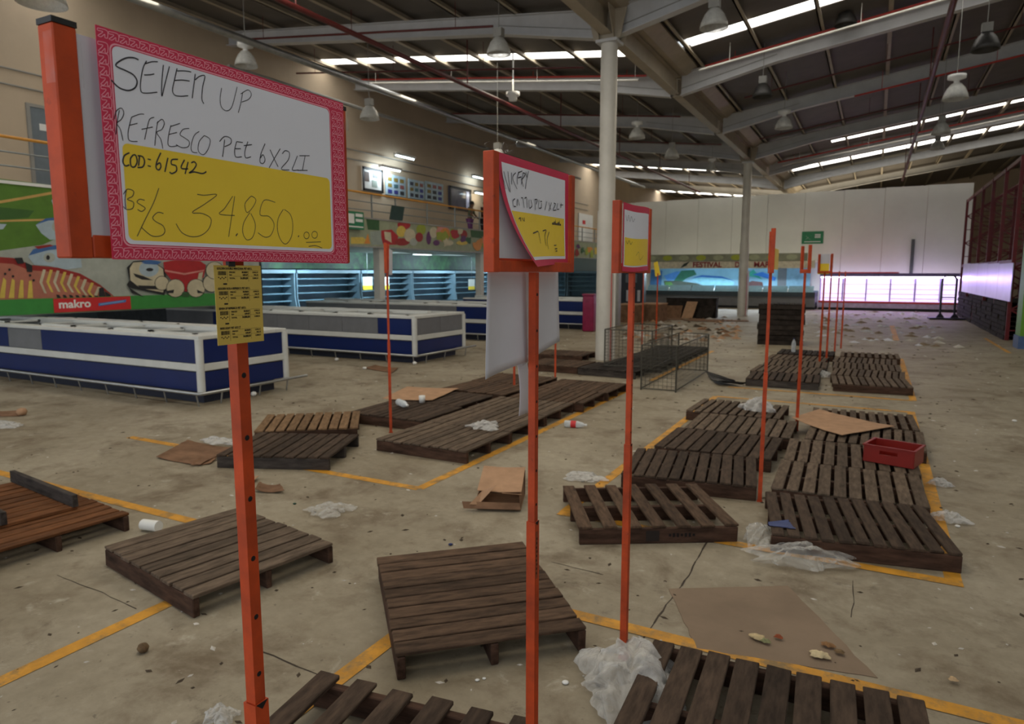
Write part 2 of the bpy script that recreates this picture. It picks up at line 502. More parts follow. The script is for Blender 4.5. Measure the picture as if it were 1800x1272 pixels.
# columns
for i, (y, lab) in enumerate(((15.0, 'nearer round white column behind the second price stand'), (33.6, 'farther round white column in front of the fish counter'))):
    root = thing('column', lab, 'column', (XV, y, 0)); root['kind'] = 'structure'
    m = MB().tube([(0, 0, 0), (0, 0, 3.4)], 0.205, M_COLUMN, 24).tube([(0, 0, 3.4), (0, 0, 7.0)], 0.185, M_COLUMN, 24)
    m.build('column_shaft', root)
    c = MB()
    c.bbox((-0.24, -0.24, 7.0), (0.24, 0.24, 7.06), M_BEAM)
    for s in (-1, 1):
        c.prism([(-0.3, s * 0.16, 7.06), (0.3, s * 0.16, 7.06), (0.45, s * 0.16, 7.66), (-0.45, s * 0.16, 7.66)], (0, s * 0.02, 0), M_PURLIN)
        c.prism([(s * 0.16, -0.24, 7.06), (s * 0.16, 0.24, 7.06), (s * 0.16, 0.6, 7.66), (s * 0.16, -0.6, 7.66)], (s * 0.02, 0, 0), M_PURLIN)
    c.build('column_head', root)
    MB().tube([(0.25, -0.06, 0), (0.25, -0.06, 2.1)], 0.03, M_COLUMN, 8).tube([(0.2, -0.14, 0), (0.2, -0.14, 2.0)], 0.012, M_REDPIPE, 6).build('conduit', root)
# walls
struct(MB().bbox((XL - 0.2, Y0, 3.4), (XL, Y1, zs(XL) + 0.02), M_WALL).build('wall_left'), 'cream painted upper wall above the mezzanine walkway', 'wall')
struct(MB().bbox((-23.2, Y0, 0), (-23, Y1, 3.4), mat('wall_grey_blue', S(120, 136, 140), 0.8, var=0.05)).build('wall_left_lower'), 'grey back wall under the mezzanine', 'wall')
struct(MB().bbox((XR, Y0, 0), (XR + 0.2, Y1, zs(XR) + 0.05), M_WALLW).build('wall_right'), 'pale wall far behind the red racking', 'wall')
struct(MB().bbox((6.5, Y0 - 0.2, 0), (XR, Y0, 10.6), M_WALLW).build('wall_daylight_block'), 'unseen wall added behind the camera to dim daylight on the racking side', 'wall')  # added out of view, holds back daylight to darken the right aisle
struct(MB().bbox((-23, Y1, 0), (XR, Y1 + 0.2, 11), M_WALL).build('wall_back'), 'far gable wall seen above the white partition', 'wall')
YP = 44.0
m = MB()
for k in range(10):
    x0 = -16.2 + k * 2.05
    m.bbox((x0, YP, 0), (x0 + 2.035, YP + 0.12, 6.55 + 0.02 * k), M_WALLW)
m.bbox((-16.2, YP + 0.02, 2.94), (4.3, YP + 0.1, 2.955), M_GREYP)
m.bbox((-23, YP, 0), (-16.2, YP + 0.12, 3.0), M_WALLW)
struct(m.build('wall_end'), 'tall white panelled partition wall across the far end', 'wall')
struct(MB().bbox((1.62, YP - 0.12, 2.0), (1.78, YP - 0.01, 3.85), mat('post_grey', S(84, 88, 88), 0.5)).build('trim_1'), 'dark grey vertical duct on the white partition above the lit cooler', 'duct')

# mezzanine slab and fascia
XF = -15.0
struct(MB().bbox((XL, 6.0, 3.1), (XF - 0.12, YP, 3.45), M_GREYP).bbox((-23, 6.0, 3.0), (XL, YP, 3.4), M_GREYP).build('mezzanine_slab'), 'grey concrete mezzanine slab along the left side', 'mezzanine')
for i, (x_px, y) in enumerate(((668, 18.95), (845, 25.8), (1000, 32.6))):
    struct(MB().bbox((XF - 0.36, y - 0.14, 0), (XF - 0.1, y + 0.14, 3.1), M_COLUMN).build('column_post'),
           ('first', 'second', 'third')[i] + ' square cream column holding up the mezzanine, counted from the mural', 'column')

# ------------------------------------------------------------------ painted mural and fascia on the mezzanine edge
def paint(name, col): return mat('paint_' + name, S(*col), 0.6, var=0.07, scale=4)


PT = {k: paint(k, c) for k, c in dict(white=(170, 175, 165), green=(84, 124, 40), dgreen=(58, 98, 40), tan=(200, 160, 92), fish=(168, 186, 196),
      fishb=(64, 104, 160), black=(34, 34, 36), red=(172, 36, 40), dred=(150, 40, 36), peach=(180, 112, 92), yellow=(214, 186, 84), cream=(200, 190, 160),
      orange=(216, 140, 60), purple=(96, 44, 96), sage=(150, 156, 128), olive=(150, 160, 50), grey=(150, 160, 150), leaf=(52, 92, 50), pink=(214, 140, 130)).items()}


def on_mural(zx, zy, dx=0.0):
    p = at_x(zx * 0.25, 280 + zy * 0.25, XF)
    p.x += dx
    return p


root = thing('mural_panel', 'big painted seafood mural panel with fish and a green band, above the blue freezer', 'mural', (XF, 9.5, 1.1))
off = Vector((XF, 9.5, 1.1))
MB().bbox((-0.1, -3.5, 0.06), (0, 4.0, 2.62), PT['white']).bbox((-0.1, -3.5, 2.62), (0.03, 4.0, 2.68), M_WHITE).build('panel_board', root)
m = MB()
LAY = [0.002]


def shape(pts, k):
    LAY[0] += 0.0007
    m.poly([on_mural(x, y, LAY[0]) - off for x, y in pts], PT[k])


def ell(cx, cy, rx, ry, k, rot=0.0, n=16):
    shape([(cx + rx * math.cos(t) * math.cos(rot) - ry * math.sin(t) * math.sin(rot), cy + rx * math.cos(t) * math.sin(rot) + ry * math.sin(t) * math.cos(rot))
           for t in [2 * PI * i / n for i in range(n)]], k)


shape([(-60, 128), (480, 195), (500, 420), (430, 540), (300, 600), (-60, 650)], 'green')
shape([(-60, 330), (240, 360), (200, 410), (-60, 430)], 'dgreen')
shape([(-60, 300), (150, 265), (400, 220), (480, 205), (480, 225), (200, 275), (-60, 320)], 'tan')
shape([(-60, 428), (300, 418), (480, 405), (480, 418), (300, 432), (-60, 442)], 'tan')
shape([(360, 290), (400, 252), (560, 235), (560, 420), (430, 395), (380, 335)], 'fish'); shape([(362, 285), (400, 250), (560, 232), (560, 268), (420, 275)], 'fishb')
shape([(250, 462), (320, 418), (560, 395), (620, 560), (350, 565), (290, 520)], 'fish'); shape([(252, 458), (320, 415), (560, 392), (560, 420), (340, 430)], 'fishb')
ell(405, 472, 42, 40, 'white'); ell(405, 472, 15, 18, 'black')
shape([(-60, 450), (45, 455), (20, 490), (-60, 500)], 'fish')
shape([(195, 685), (230, 635), (330, 606), (480, 605), (560, 650), (575, 760), (450, 775), (330, 745), (240, 742)], 'fish')
shape([(200, 676), (230, 633), (330, 604), (480, 602), (545, 632), (440, 626), (330, 640)], 'fishb')
ell(345, 690, 42, 34, 'white'); ell(335, 690, 13, 17, 'black'); shape([(240, 612), (350, 598), (375, 608), (265, 630)], 'dred')
shape([(-60, 682), (90, 695), (220, 745), (400, 762), (560, 805), (700, 880), (815, 975), (700, 985), (-60, 990)], 'peach')
shape([(-60, 682), (90, 693), (220, 743), (400, 760), (560, 802), (700, 880), (815, 975), (680, 890), (540, 830), (380, 790), (210, 780), (90, 735), (-60, 725)], 'dred')
for k in range(9):
    x = 300 + k * 48; t = 772 + k * k * 1.9
    shape([(x, t), (x + 20, t + 4), (x - 6, t + 95 - k * 4), (x + 26, t + 170 - k * 9), (x + 8, t + 168 - k * 9), (x - 26, t + 90 - k * 4)], 'yellow' if k % 2 else 'cream')
for k in range(4):
    shape([(20 + 60 * k, 830 + 8 * k), (40 + 60 * k, 850), (30 + 66 * k, 975), (-10 + 66 * k, 975)], 'yellow')
for k in range(8):
    x = 390 + k * 45; shape([(x, 950 + k), (x + 22, 952 + k), (x + 40, 985), (x + 12, 985)], 'black')
shape([(95, 692), (150, 690), (165, 730), (120, 735)], 'black'); shape([(170, 722), (220, 745), (222, 792), (185, 790)], 'black')
shape([(690, 905), (720, 900), (740, 975), (690, 975)], 'black'); shape([(730, 925), (770, 950), (780, 975), (745, 975)], 'black')
for x, y in ((30, 805), (85, 822), (205, 815), (230, 850), (60, 775)): ell(x, y, 9, 9, 'black')
shape([(885, 760), (905, 850), (885, 880), (920, 940), (1010, 970), (900, 900), (1150, 955), (1170, 870), (1150, 770), (1050, 705), (930, 715)], 'black')
shape([(905, 765), (930, 725), (1060, 715), (1140, 770), (1150, 860), (1140, 935), (980, 905), (910, 850)], 'cream')
shape([(930, 800), (1000, 820), (1070, 850), (990, 845), (945, 825)], 'black'); shape([(960, 885), (1130, 890), (1110, 915), (980, 910)], 'black')
ell(1040, 770, 70, 55, 'fish'); ell(1045, 775, 26, 12, 'black'); shape([(985, 720), (1040, 702), (1130, 720), (1100, 740), (1010, 735)], 'fishb')
shape([(1140, 722), (1220, 708), (1300, 706), (1400, 714), (1440, 742), (1425, 830), (1380, 850), (1310, 930), (1280, 925), (1200, 850), (1150, 790)], 'red')
shape([(1150, 775), (1290, 800), (1430, 775), (1425, 785), (1290, 812), (1152, 788)], 'pink'); shape([(1390, 800), (1420, 790), (1410, 850), (1380, 855)], 'cream')
for x, y, r in ((1130, 870, 48), (1225, 905, 62), (1370, 905, 62), (1480, 870, 60), (1500, 780, 60)):
    ell(x, y, r + 4, r + 4, 'black'); ell(x, y, r, r, 'cream')
shape([(1160, 925), (1215, 915), (1210, 940), (1175, 940)], 'black'); shape([(1375, 915), (1430, 940), (1380, 940)], 'black'); shape([(1270, 935), (1320, 935), (1320, 965), (1270, 965)], 'leaf')
m.build('mural_painting', root)
MB().bbox((0.0, -3.5, 0.08), (0.035, 4.0, 0.39), M_GREEN).build('green_band', root)
a, b2 = at_x(92, 530, XF) - off, at_x(229, 551, XF) - off
lg = MB().bbox((0.035, a.y, 0.09), (0.045, b2.y, 0.38), M_RED).build('logo_plate', root)
text('lettering', 'makro', 0.235, M_WHITE, lg, (0.047, a.y + 0.09, 0.25), (PI / 2, 0, PI / 2), bold=0.006, align='LEFT', sx=1.08)
sl = MB()
sl.prism([(0.046, a.y + 0.92, 0.19), (0.046, b2.y - 0.12, 0.25), (0.046, b2.y - 0.1, 0.31), (0.046, a.y + 0.92, 0.25)], (0.003, 0, 0), paint('slogan_blue', (70, 120, 190)))
sl.prism([(0.05, a.y + 0.95, 0.215), (0.05, b2.y - 0.16, 0.272), (0.05, b2.y - 0.16, 0.285), (0.05, a.y + 0.95, 0.23)], (0.002, 0, 0), paint('slogan_pale', (150, 190, 220)))
sl.build('slogan_strip', lg)

root = thing('fruit_fascia', 'long fascia board painted with fruit and vegetables under the mezzanine railing', 'fascia', (XF, 13.6, 2.9))
MB().bbox((-0.12, -0.06, 0), (0, 30, 0.88), PT['sage']).bbox((-0.12, -0.06, -0.05), (0.03, 30, 0), M_GREYP).bbox((-0.12, -0.06, 0.88), (0.02, 30, 0.93), M_GREYP).build('fascia_board', root)
m = MB(); off = Vector((XF, 13.6, 2.9)); LAY[0] = 0.001


def on_f(zx, zy, dx):
    p = at_x(560 + zx / 6.0, 220 + zy / 6.0, XF); p.x += dx
    p.z = min(3.775, max(2.902, p.z))
    return p - off


def fshape(pts, k):
    LAY[0] += 0.0006
    m.poly([on_f(x, y, LAY[0]) for x, y in pts], PT[k])


def fell(cx, cy, rx, ry, k, n=14):
    fshape([(cx + rx * math.cos(2 * PI * i / n), cy + ry * math.sin(2 * PI * i / n)) for i in range(n)], k)


fshape([(500, 960), (640, 990), (640, 1110), (520, 1100)], 'leaf'); fshape([(340, 1180), (470, 1180), (540, 1250), (340, 1250)], 'yellow'); fshape([(480, 1250), (520, 1140), (545, 1250)], 'orange')
fshape([(540, 1120), (660, 1110), (700, 1260), (560, 1260)], 'grey')
fell(900, 1050, 70, 50, 'red'); fshape([(660, 1110), (770, 1100), (840, 1170), (820, 1260), (680, 1260), (660, 1180)], 'red'); fshape([(690, 1120), (760, 1130), (770, 1240), (700, 1200)], 'cream')
fell(870, 1120, 50, 60, 'yellow'); fell(880, 1230, 80, 40, 'dred'); fell(960, 1160, 60, 70, 'cream'); fell(1000, 1230, 40, 40, 'white'); fell(1080, 1100, 50, 60, 'olive'); fell(1060, 1180, 40, 50, 'dred')
fell(1160, 1190, 26, 70, 'purple'); fell(1210, 1130, 40, 60, 'cream'); fshape([(1240, 1060), (1290, 1080), (1270, 1110)], 'orange'); fell(1310, 1140, 75, 90, 'pink'); fell(1330, 1150, 55, 65, 'orange'); fell(1240, 1240, 34, 30, 'purple')
fell(1410, 1150, 30, 60, 'olive'); fell(1380, 1240, 40, 24, 'cream'); fell(1530, 1150, 36, 44, 'dred'); fell(1490, 1110, 30, 40, 'cream'); fell(1510, 1240, 60, 24, 'yellow'); fshape([(1600, 1090), (1770, 1110), (1770, 1200), (1610, 1180)], 'leaf')
fell(1720, 1230, 36, 40, 'orange')
rr = random.Random(5)
for k in range(40):
    y = 22.5 + k * 0.52 + rr.uniform(-.2, .2); LAY[0] += 0.0005
    z = rr.uniform(0.2, 0.62); r = rr.uniform(0.14, 0.25); jag = [rr.uniform(0.6, 1.25) for _ in range(12)]
    m.poly([(LAY[0], y - 13.6 + 1.7 * r * jg * math.cos(t), max(0.01, min(0.87, z + r * jg * math.sin(t)))) for t, jg in [(2 * PI * i / 12, jag[i]) for i in range(12)]],
           PT[rr.choice(['red', 'yellow', 'cream', 'olive', 'orange', 'leaf', 'purple', 'pink', 'dred'])])
m.build('fruit_painting', root)

struct(MB().bbox((-23, 13.75, 0), (XF - 0.35, 13.9, 3.0), mat('light_block_dark', S(70, 74, 76), 0.8)).build('wall_light_block'), 'dark cross wall added under the mezzanine to keep light from behind the mural', 'wall')  # added blocker, keeps tube light out of the gap below the mural

# railing
root = thing('mezzanine_railing', 'mezzanine railing with orange top rail and grey lower rails', 'railing', (XF - 0.2, 6.0, 3.45))
MB().tube([(0, 0, 1.2), (0, 36, 1.2)], 0.032, M_LYEL, 8).build('top_rail', root)
for z in (0.64, 0.91):
    MB().tube([(0, 0, z), (0, 36, z)], 0.018, M_RAIL, 6).build('lower_rail', root)
ys = [1.35, 4.0, 6.4, 8.6, 10.9, 12.6] + [13.9 + 1.95 * k for k in range(12)]
for y in ys:
    if y < 36: MB().bbox((-0.02, y - 0.02, 0), (0.02, y + 0.02, 1.19), M_RAIL).build('rail_post', root)

# green hanging exit sign, green sign back leaning on the railing
root = thing('exit_sign', 'green hanging exit sign with white marks beside the fruit fascia', 'sign', (XF + 0.12, 17.35, 3.4))
MB().bbox((-0.02, -0.42, 0), (0.02, 0.42, 0.56), M_SIGNG).build('sign_board', root)
MB().bbox((0.02, -0.36, 0.18), (0.026, -0.05, 0.48), M_WHITE).bbox((0.02, 0.02, 0.4), (0.026, 0.36, 0.5), M_WHITE).bbox((0.02, 0.02, 0.24), (0.026, 0.36, 0.33), M_WHITE).bbox((0.02, -0.38, 0.06), (0.026, 0.38, 0.1), M_WHITE).build('sign_marks', root)
MB().bbox((-0.13, -0.3, 0.2), (-0.02, -0.26, 0.24), M_STEEL).bbox((-0.13, 0.26, 0.2), (-0.02, 0.3, 0.24), M_STEEL).build('bracket', root)
o = MB().prism([(0, 0, 0), (0.08, 0.05, 0.48), (0.08, 0.75, 0.48), (0, 0.72, 0)], (0.03, 0, 0), mat('sign_dark_green', S(34, 62, 52), 0.5)).build('sign_board', None, (XF + 0.02, 19.25, 3.84))
tag(o, 'dark green board tilted against the mezzanine railing above the fruit fascia', 'sign')

# wall dressing of the upper wall
XW = XL
door = thing('door_1', 'grey blue door with a white notice in the upper left wall', 'door', (XW, 9.75, 3.46)); door['kind'] = 'structure'
M_DOOR = mat('door_blue', S(112, 122, 130), 0.5, var=0.04)
MB().bbox((0.0, -0.5, 0), (0.04, 0.5, 2.35), M_DOOR).build('door_leaf', door)
MB().bbox((0.0, -0.57, 0), (0.06, -0.5, 2.42), M_GREYP).bbox((0.0, 0.5, 0), (0.06, 0.57, 2.42), M_GREYP).bbox((0, -0.5, 2.35), (0.06, 0.5, 2.42), M_GREYP).build('door_frame', door)
MB().bbox((0.04, -0.32, 1.85), (0.05, 0.38, 2.0), M_WHITE).build('door_notice', door)
MB().bbox((0.04, -0.1, 0.2), (0.05, 0.3, 0.5), M_BLUE).build('door_vent', door)
rr = random.Random(3)


def board(name, lab, cat, p0, p1, frame, face, pics, dx=0.05):
    a, b3 = at_x(*p0, XW), at_x(*p1, XW)
    y0, y1, z1, z0 = a.y, b3.y, a.z, b3.z
    r = thing(name, lab, cat, (XW + 0.02, (y0 + y1) / 2, z0))
    w, h = (y1 - y0) / 2, z1 - z0
    MB().bbox((0, -w, 0), (dx, w, h), face).build('board_face', r)
    if frame:
        MB().bbox((dx, -w, 0), (dx + 0.03, -w + 0.09, h), frame).bbox((dx, w - 0.09, 0), (dx + 0.03, w, h), frame).bbox((dx, -w, 0), (dx + 0.03, w, 0.09), frame).bbox((dx, -w, h - 0.09), (dx + 0.03, w, h), frame).build('board_frame', r)
    pm2 = MB()
    for (u, v, su, sv, mt) in pics:
        pm2.bbox((dx, -w + 2 * w * u, h * v), (dx + 0.012, -w + 2 * w * (u + su), h * (v + sv)), mt)
    if pics: pm2.build('pinned_photos', r)
    return r


pd = [mat('photo_%d' % i, S(*c), 0.5) for i, c in enumerate(((60, 70, 90), (52, 60, 140), (70, 110, 120), (40, 46, 56), (140, 120, 60), (150, 90, 90)))]
board('notice_board', 'white notice board with dark frame and one brown photo, nearest on the upper wall', 'notice board', (634, 292), (671, 340), M_BLACK, M_WHITE,
      [(0.1, 0.4, 0.22, 0.4, mat('photo_brown', S(96, 74, 62))), (0.5, 0.6, 0.25, 0.25, M_FGREY), (0.45, 0.2, 0.25, 0.3, PT['grey'])])
for i, (a, b3, lab) in enumerate((((676, 305), (711, 347), 'pale blue photo panel right under the glowing wall lamp'), ((716, 314), (744, 352), 'pale photo panel, second from the wall lamp'), ((746, 318), (777, 356), 'pale photo panel beside the big dark screen'))):
    board('photo_panel', lab, 'photo panel', a, b3, None, mat('panel_pale_blue', S(176, 200, 214), 0.5),
          [(0.08 + 0.31 * c, 0.08 + 0.3 * r_, 0.2, 0.18, rr.choice(pd)) for c in range(3) for r_ in range(3)])
board('wall_screen', 'large dark framed screen on the upper wall behind the railing', 'screen', (787, 326), (825, 372), M_BLACK, mat('screen_dark', S(84, 84, 100), 0.15, var=0.25, scale=1.2),
      [(0.76, 0.1, 0.13, 0.78, mat('screen_strip', S(190, 196, 230), 0.3))], 0.08)
a = at_x(1016, 375, XW)
board('wall_poster', 'white poster on the upper wall left of the nearer column', 'poster', (1016, 374), (1040, 425), None, M_WHITE, [(0.25, 0.62, 0.2, 0.14, M_RED)])
# fluorescent wall fittings
for i, (a, lab, pw) in enumerate((((713, 277), 'first white fluorescent fitting hung in front of the upper wall', 18), ((688, 298), 'bright lamp right above the pale blue photo panel', 40),
                                  ((844, 313), 'bright fluorescent fitting above the big dark screen', 30), ((848, 341), 'warm lamp fitting at the end of the upper wall', 18))):
    p = at_x(a[0], a[1], XW + 0.55)
    r = thing('wall_light', lab, 'wall light', (XW, p.y, p.z))
    MB().bbox((0.0, -0.04, 0.05), (0.6, 0.04, 0.09), M_STEEL).bbox((0.42, -0.62, 0.03), (0.62, 0.62, 0.12), M_WHITE).build('light_body', r)
    MB().tube([(0.52, -0.58, 0.01), (0.52, 0.58, 0.01)], 0.03, M_TUBE, 8).build('lamp_tube', r)
    area_light('wall_light_glow', (XW + 0.4, p.y, p.z - 0.05), (0, math.radians(75), 0), 0.3, 1.1, pw * (0.4 if i == 1 else 0.15), (0.75, 0.9, 1.0) if i != 3 else (1, 0.85, 0.6))
for z, lab in ((6.55, 'thin grey conduit along the upper wall, upper one'), (6.2, 'thin grey conduit along the upper wall, lower one')):
    tag(MB().tube([(XW + 0.04, Y0, z), (XW + 0.04, YP, z)], 0.02, M_GREYP, 6).build('conduit'), lab, 'conduit')


# ------------------------------------------------------------------ people at the railing
def person(lab, loc, rotz, shirt, legs, h):
    r = thing('person', lab, 'person', loc, rotz)
    s = h / 1.7
    J = {'pel': (0, 0, 0.92, 0.125, 0.10), 'wst': (0.01, 0, 1.06, 0.115, 0.095), 'chs': (0.05, 0, 1.28, 0.15, 0.11), 'nb': (0.09, 0, 1.43, 0.06, 0.06), 'hd0': (0.12, 0, 1.52, 0.07, 0.08),
         'hd1': (0.135, 0, 1.6, 0.085, 0.1), 'hd2': (0.13, 0, 1.68, 0.06, 0.075)}
    for sg, n in ((1, 'l'), (-1, 'r')):
        J.update({n + 'sh': (0.06, 0.17 * sg, 1.38, 0.06, 0.06), n + 'el': (0.14, 0.24 * sg, 1.15, 0.045, 0.045), n + 'wr': (0.3, 0.2 * sg, 0.98, 0.032, 0.032), n + 'ha': (0.36, 0.18 * sg, 0.95, 0.035, 0.022),
                  n + 'hp': (0.0, 0.09 * sg, 0.86, 0.095, 0.095), n + 'kn': (0.03, 0.1 * sg, 0.48, 0.06, 0.06), n + 'an': (-0.02, 0.1 * sg, 0.09, 0.042, 0.042), n + 'to': (0.12, 0.11 * sg, 0.035, 0.04, 0.03)})
    E = [('pel', 'wst'), ('wst', 'chs'), ('chs', 'nb'), ('nb', 'hd0'), ('hd0', 'hd1'), ('hd1', 'hd2')]
    for n in 'lr':
        E += [('chs', n + 'sh'), (n + 'sh', n + 'el'), (n + 'el', n + 'wr'), (n + 'wr', n + 'ha'), ('pel', n + 'hp'), (n + 'hp', n + 'kn'), (n + 'kn', n + 'an'), (n + 'an', n + 'to')]

    sk = mat('skin', S(120, 86, 66), 0.6, var=0.04)

    def ensure(name, keys, grow, m2):
        ks = [k for k in J if k in keys]
        me = bpy.data.meshes.new(name)
        me.from_pydata([tuple(s * c for c in J[k][:3]) for k in ks], [(ks.index(a_), ks.index(b_)) for a_, b_ in E if a_ in ks and b_ in ks], [])
        bm = bmesh.new(); bm.from_mesh(me)
        lay = bm.verts.layers.skin.verify()
        bm.verts.ensure_lookup_table()
        for i_, k in enumerate(ks):
            d = bm.verts[i_][lay]; d.radius = (s * (J[k][3] + grow), s * (J[k][4] + grow)); d.use_root = (i_ == 0)
        bm.to_mesh(me); bm.free()
        o = bpy.data.objects.new(name, me); COL.objects.link(o); o.parent = r
        o.modifiers.new('skin', 'SKIN').use_smooth_shade = True
        sd = o.modifiers.new('sub', 'SUBSURF'); sd.levels = 2; sd.render_levels = 2
        me.materials.append(m2)
        return o
    ensure('body', set(J), 0.0, sk)
    ensure('shirt', {'wst', 'chs', 'pel', 'lsh', 'rsh', 'lel', 'rel'}, 0.016, shirt)
    ensure('trousers', {'pel', 'lhp', 'rhp', 'lkn', 'rkn', 'lan', 'ran'}, 0.016, legs)
    hr = MB()
    hc = Vector((0.115 * s, 0, 1.625 * s))
    hr.lathe([(0.001, 0.115 * s), (0.06 * s, 0.1 * s), (0.1 * s, 0.05 * s), (0.108 * s, 0.0), (0.09 * s, -0.05 * s)], hc, mat('hair_black', S(20, 18, 18), 0.5), 14)
    hr.build('hair', r)
    fc = MB()
    for sg in (-1, 1):
        fc.lathe([(0.001, 0.008 * s), (0.009 * s, 0.004 * s), (0.009 * s, -0.004 * s), (0.001, -0.008 * s)], (0.228 * s, 0.033 * sg * s, 1.6 * s), M_BLACK, 8)
    fc.prism([(0.225 * s, -0.012 * s, 1.565 * s), (0.225 * s, 0.012 * s, 1.565 * s), (0.225 * s, 0, 1.6 * s)], (0.02 * s, 0, -0.004 * s), sk)
    fc.bbox((0.215 * s, -0.022 * s, 1.535 * s), (0.232 * s, 0.022 * s, 1.543 * s), mat('lips', S(110, 60, 56), 0.6))
    fc.build('face', r)
    return r


q = at_x(832, 380, XF - 0.5)
person('person in greyish green top and purple trousers leaning by the mezzanine railing', (XF - 0.68, q.y, 3.45), 0.15, mat('shirt_green', S(92, 100, 78), 0.8), mat('trousers_purple', S(118, 70, 122), 0.8), 1.6)
q = at_x(856, 380, XF - 0.5)
person('person in dark clothes at the mezzanine railing, half hidden by the second price stand', (XF - 0.7, q.y, 3.45), 0.0, mat('shirt_dark', S(60, 36, 30), 0.8), mat('trousers_dark', S(44, 40, 44), 0.8), 1.72)


# ------------------------------------------------------------------ island freezers
def freezer(lab, xr, y0, y1, L, up, low, endu, endl, zt=1.06):
    r = thing('island_freezer', lab, 'freezer', (xr, y0, 0), 0, 'blue island freezers along the left side')
    D = y1 - y0
    MB().bbox((-L, 0.14, 0.0), (-0.14, D - 0.14, 0.2), M_NAVY).build('plinth', r)
    MB().bbox((-L, 0.02, 0.2), (-0.02, D - 0.02, 0.7), M_FGREY).build('freezer_body', r)
    # upper and lower cladding panels
    for seq, z0, z1 in ((up, 0.64, zt - 0.06), (low, 0.21, 0.5)):
        x = -0.06
        for w, mt in seq:
            x0 = max(-L, x - w)
            MB().bbox((x0 + 0.004, -0.012, z0), (x - 0.004, 0.02, z1), mt).build('clad_panel', r)
            MB().bbox((x0 + 0.004, D - 0.02, z0), (x - 0.004, D + 0.012, z1), mt).build('clad_panel', r)
            x = x0
            if x <= -L: break
    for seq, z0, z1 in ((endu, 0.64, zt - 0.06), (endl, 0.21, 0.5)):
        n = len(seq)
        for k, mt in enumerate(seq):
            MB().bbox((-0.02, 0.06 + (D - 0.12) * k / n + 0.004, z0), (0.012, 0.06 + (D - 0.12) * (k + 1) / n - 0.004, z1), mt).build('clad_panel', r)
    # middle bumper rail, corner posts, rims, bottom tube
    b = MB()
    for z0, z1, dx in ((0.5, 0.64, 0.035),):
        b.bbox((-L, -dx, z0 + 0.02), (dx, 0.02, z1 - 0.01), M_FWHITE).bbox((-0.02, -dx, z0 + 0.02), (dx, D + dx, z1 - 0.01), M_FWHITE).bbox((-L, D - 0.02, z0 + 0.02), (dx, D + dx, z1 - 0.01), M_FWHITE)
    b.build('bumper_rail', r, bevel=0.008)
    for yy in (0.0, D):
        MB().tube([(0, yy, 0.2), (0, yy, zt - 0.05)], 0.06, M_FWHITE, 14).build('corner_post', r)
    rim = MB()
    rim.bbox((-L, -0.03, zt - 0.06), (0.03, 0.2, zt), M_FWHITE).bbox((-L, D - 0.2, zt - 0.06), (0.03, D + 0.03, zt), M_FWHITE).bbox((-0.3, 0.2, zt - 0.06), (0.03, D - 0.2, zt), M_FWHITE)
    rim.build('top_rim', r, bevel=0.008)
    MB().bbox((-L, D / 2 - 0.07, 0.7), (-0.3, D / 2 + 0.07, zt + 0.06), M_FWHITE).build('centre_rail', r)
    inn = MB().bbox((-L, 0.02, 0.6), (-0.3, D - 0.02, 0.62), M_FGREY)
    inn.build('freezer_well', r)
    x = -0.3; k = 0
    while x - 1.05 > -L:
        for s in (0, 1):
            if (k * 2 + s) % 5 != 3:
                ya, yb = (0.2, D / 2 - 0.07) if s == 0 else (D / 2 + 0.07, D - 0.2)
                dz = 0.012 * (k % 2)
                lid = MB().bbox((x - 1.04, ya - 0.02, zt - 0.02 + dz), (x, yb, zt - 0.01 + dz), M_GLASS).build('sliding_lid', r)
                fr = MB()
                fr.bbox((x - 1.05, ya - 0.03, zt - 0.022 + dz), (x - 0.98, yb, zt + 0.012 + dz), M_FWHITE).bbox((x - 0.07, ya - 0.03, zt - 0.022 + dz), (x, yb, zt + 0.012 + dz), M_FWHITE)
                fr.bbox((x - 1.05, ya - 0.03, zt - 0.022 + dz), (x, ya + 0.03, zt + 0.012 + dz), M_FWHITE).bbox((x - 1.05, yb - 0.05, zt - 0.022 + dz), (x, yb, zt + 0.012 + dz), M_FWHITE)
                fr.build('lid_frame', lid)
        x -= 1.08; k += 1
    t = MB().tube([(-L, -0.14, 0.2), (0.13, -0.14, 0.2), (0.15, -0.1, 0.2), (0.15, D + 0.35, 0.2)], 0.025, M_STEEL, 8)
    for lx in [0.05 - 0.75 * q2 for q2 in range(int(L / 0.75))]:
        t.tube([(lx, -0.14, 0.2), (lx, -0.1, 0.0)], 0.013, M_STEEL, 6)
    for ly in (0.25, 1.0, D - 0.1):
        t.tube([(0.15, ly, 0.2), (0.11, ly, 0.0)], 0.013, M_STEEL, 6)
    t.build('bumper_tube', r)
    return r


Bl, Gr = M_BLUE, M_FGREY
freezer('nearest blue island freezer with white bumper rail, under the seafood mural', -8.98, 6.86, 8.55, 8.6, [(4.15, Bl), (1.1, Gr), (3.4, Bl)], [(9, Bl)], [Bl, Bl], [Bl])
freezer('second island freezer, mostly grey upper panels with one blue panel at its corner', -8.93, 12.28, 14.3, 8.4, [(0.95, Bl), (1.05, Gr), (1.05, Gr), (1.05, Gr), (1.05, Gr), (1.3, Bl), (3, Gr)], [(9, Bl)], [Gr, Gr], [Bl])
freezer('third island freezer farther back, half hidden by the second', -8.95, 17.6, 19.5, 8.4, [(2.2, Bl), (1.0, Gr), (1.0, Gr), (1.1, Gr), (4, Gr)], [(9, Bl)], [Bl, Bl], [Bl])
freezer('fourth and farthest island freezer, beside the magenta bin', -8.95, 22.7, 24.6, 5.2, [(6, Bl)], [(6, Bl)], [Bl, Bl], [Bl])

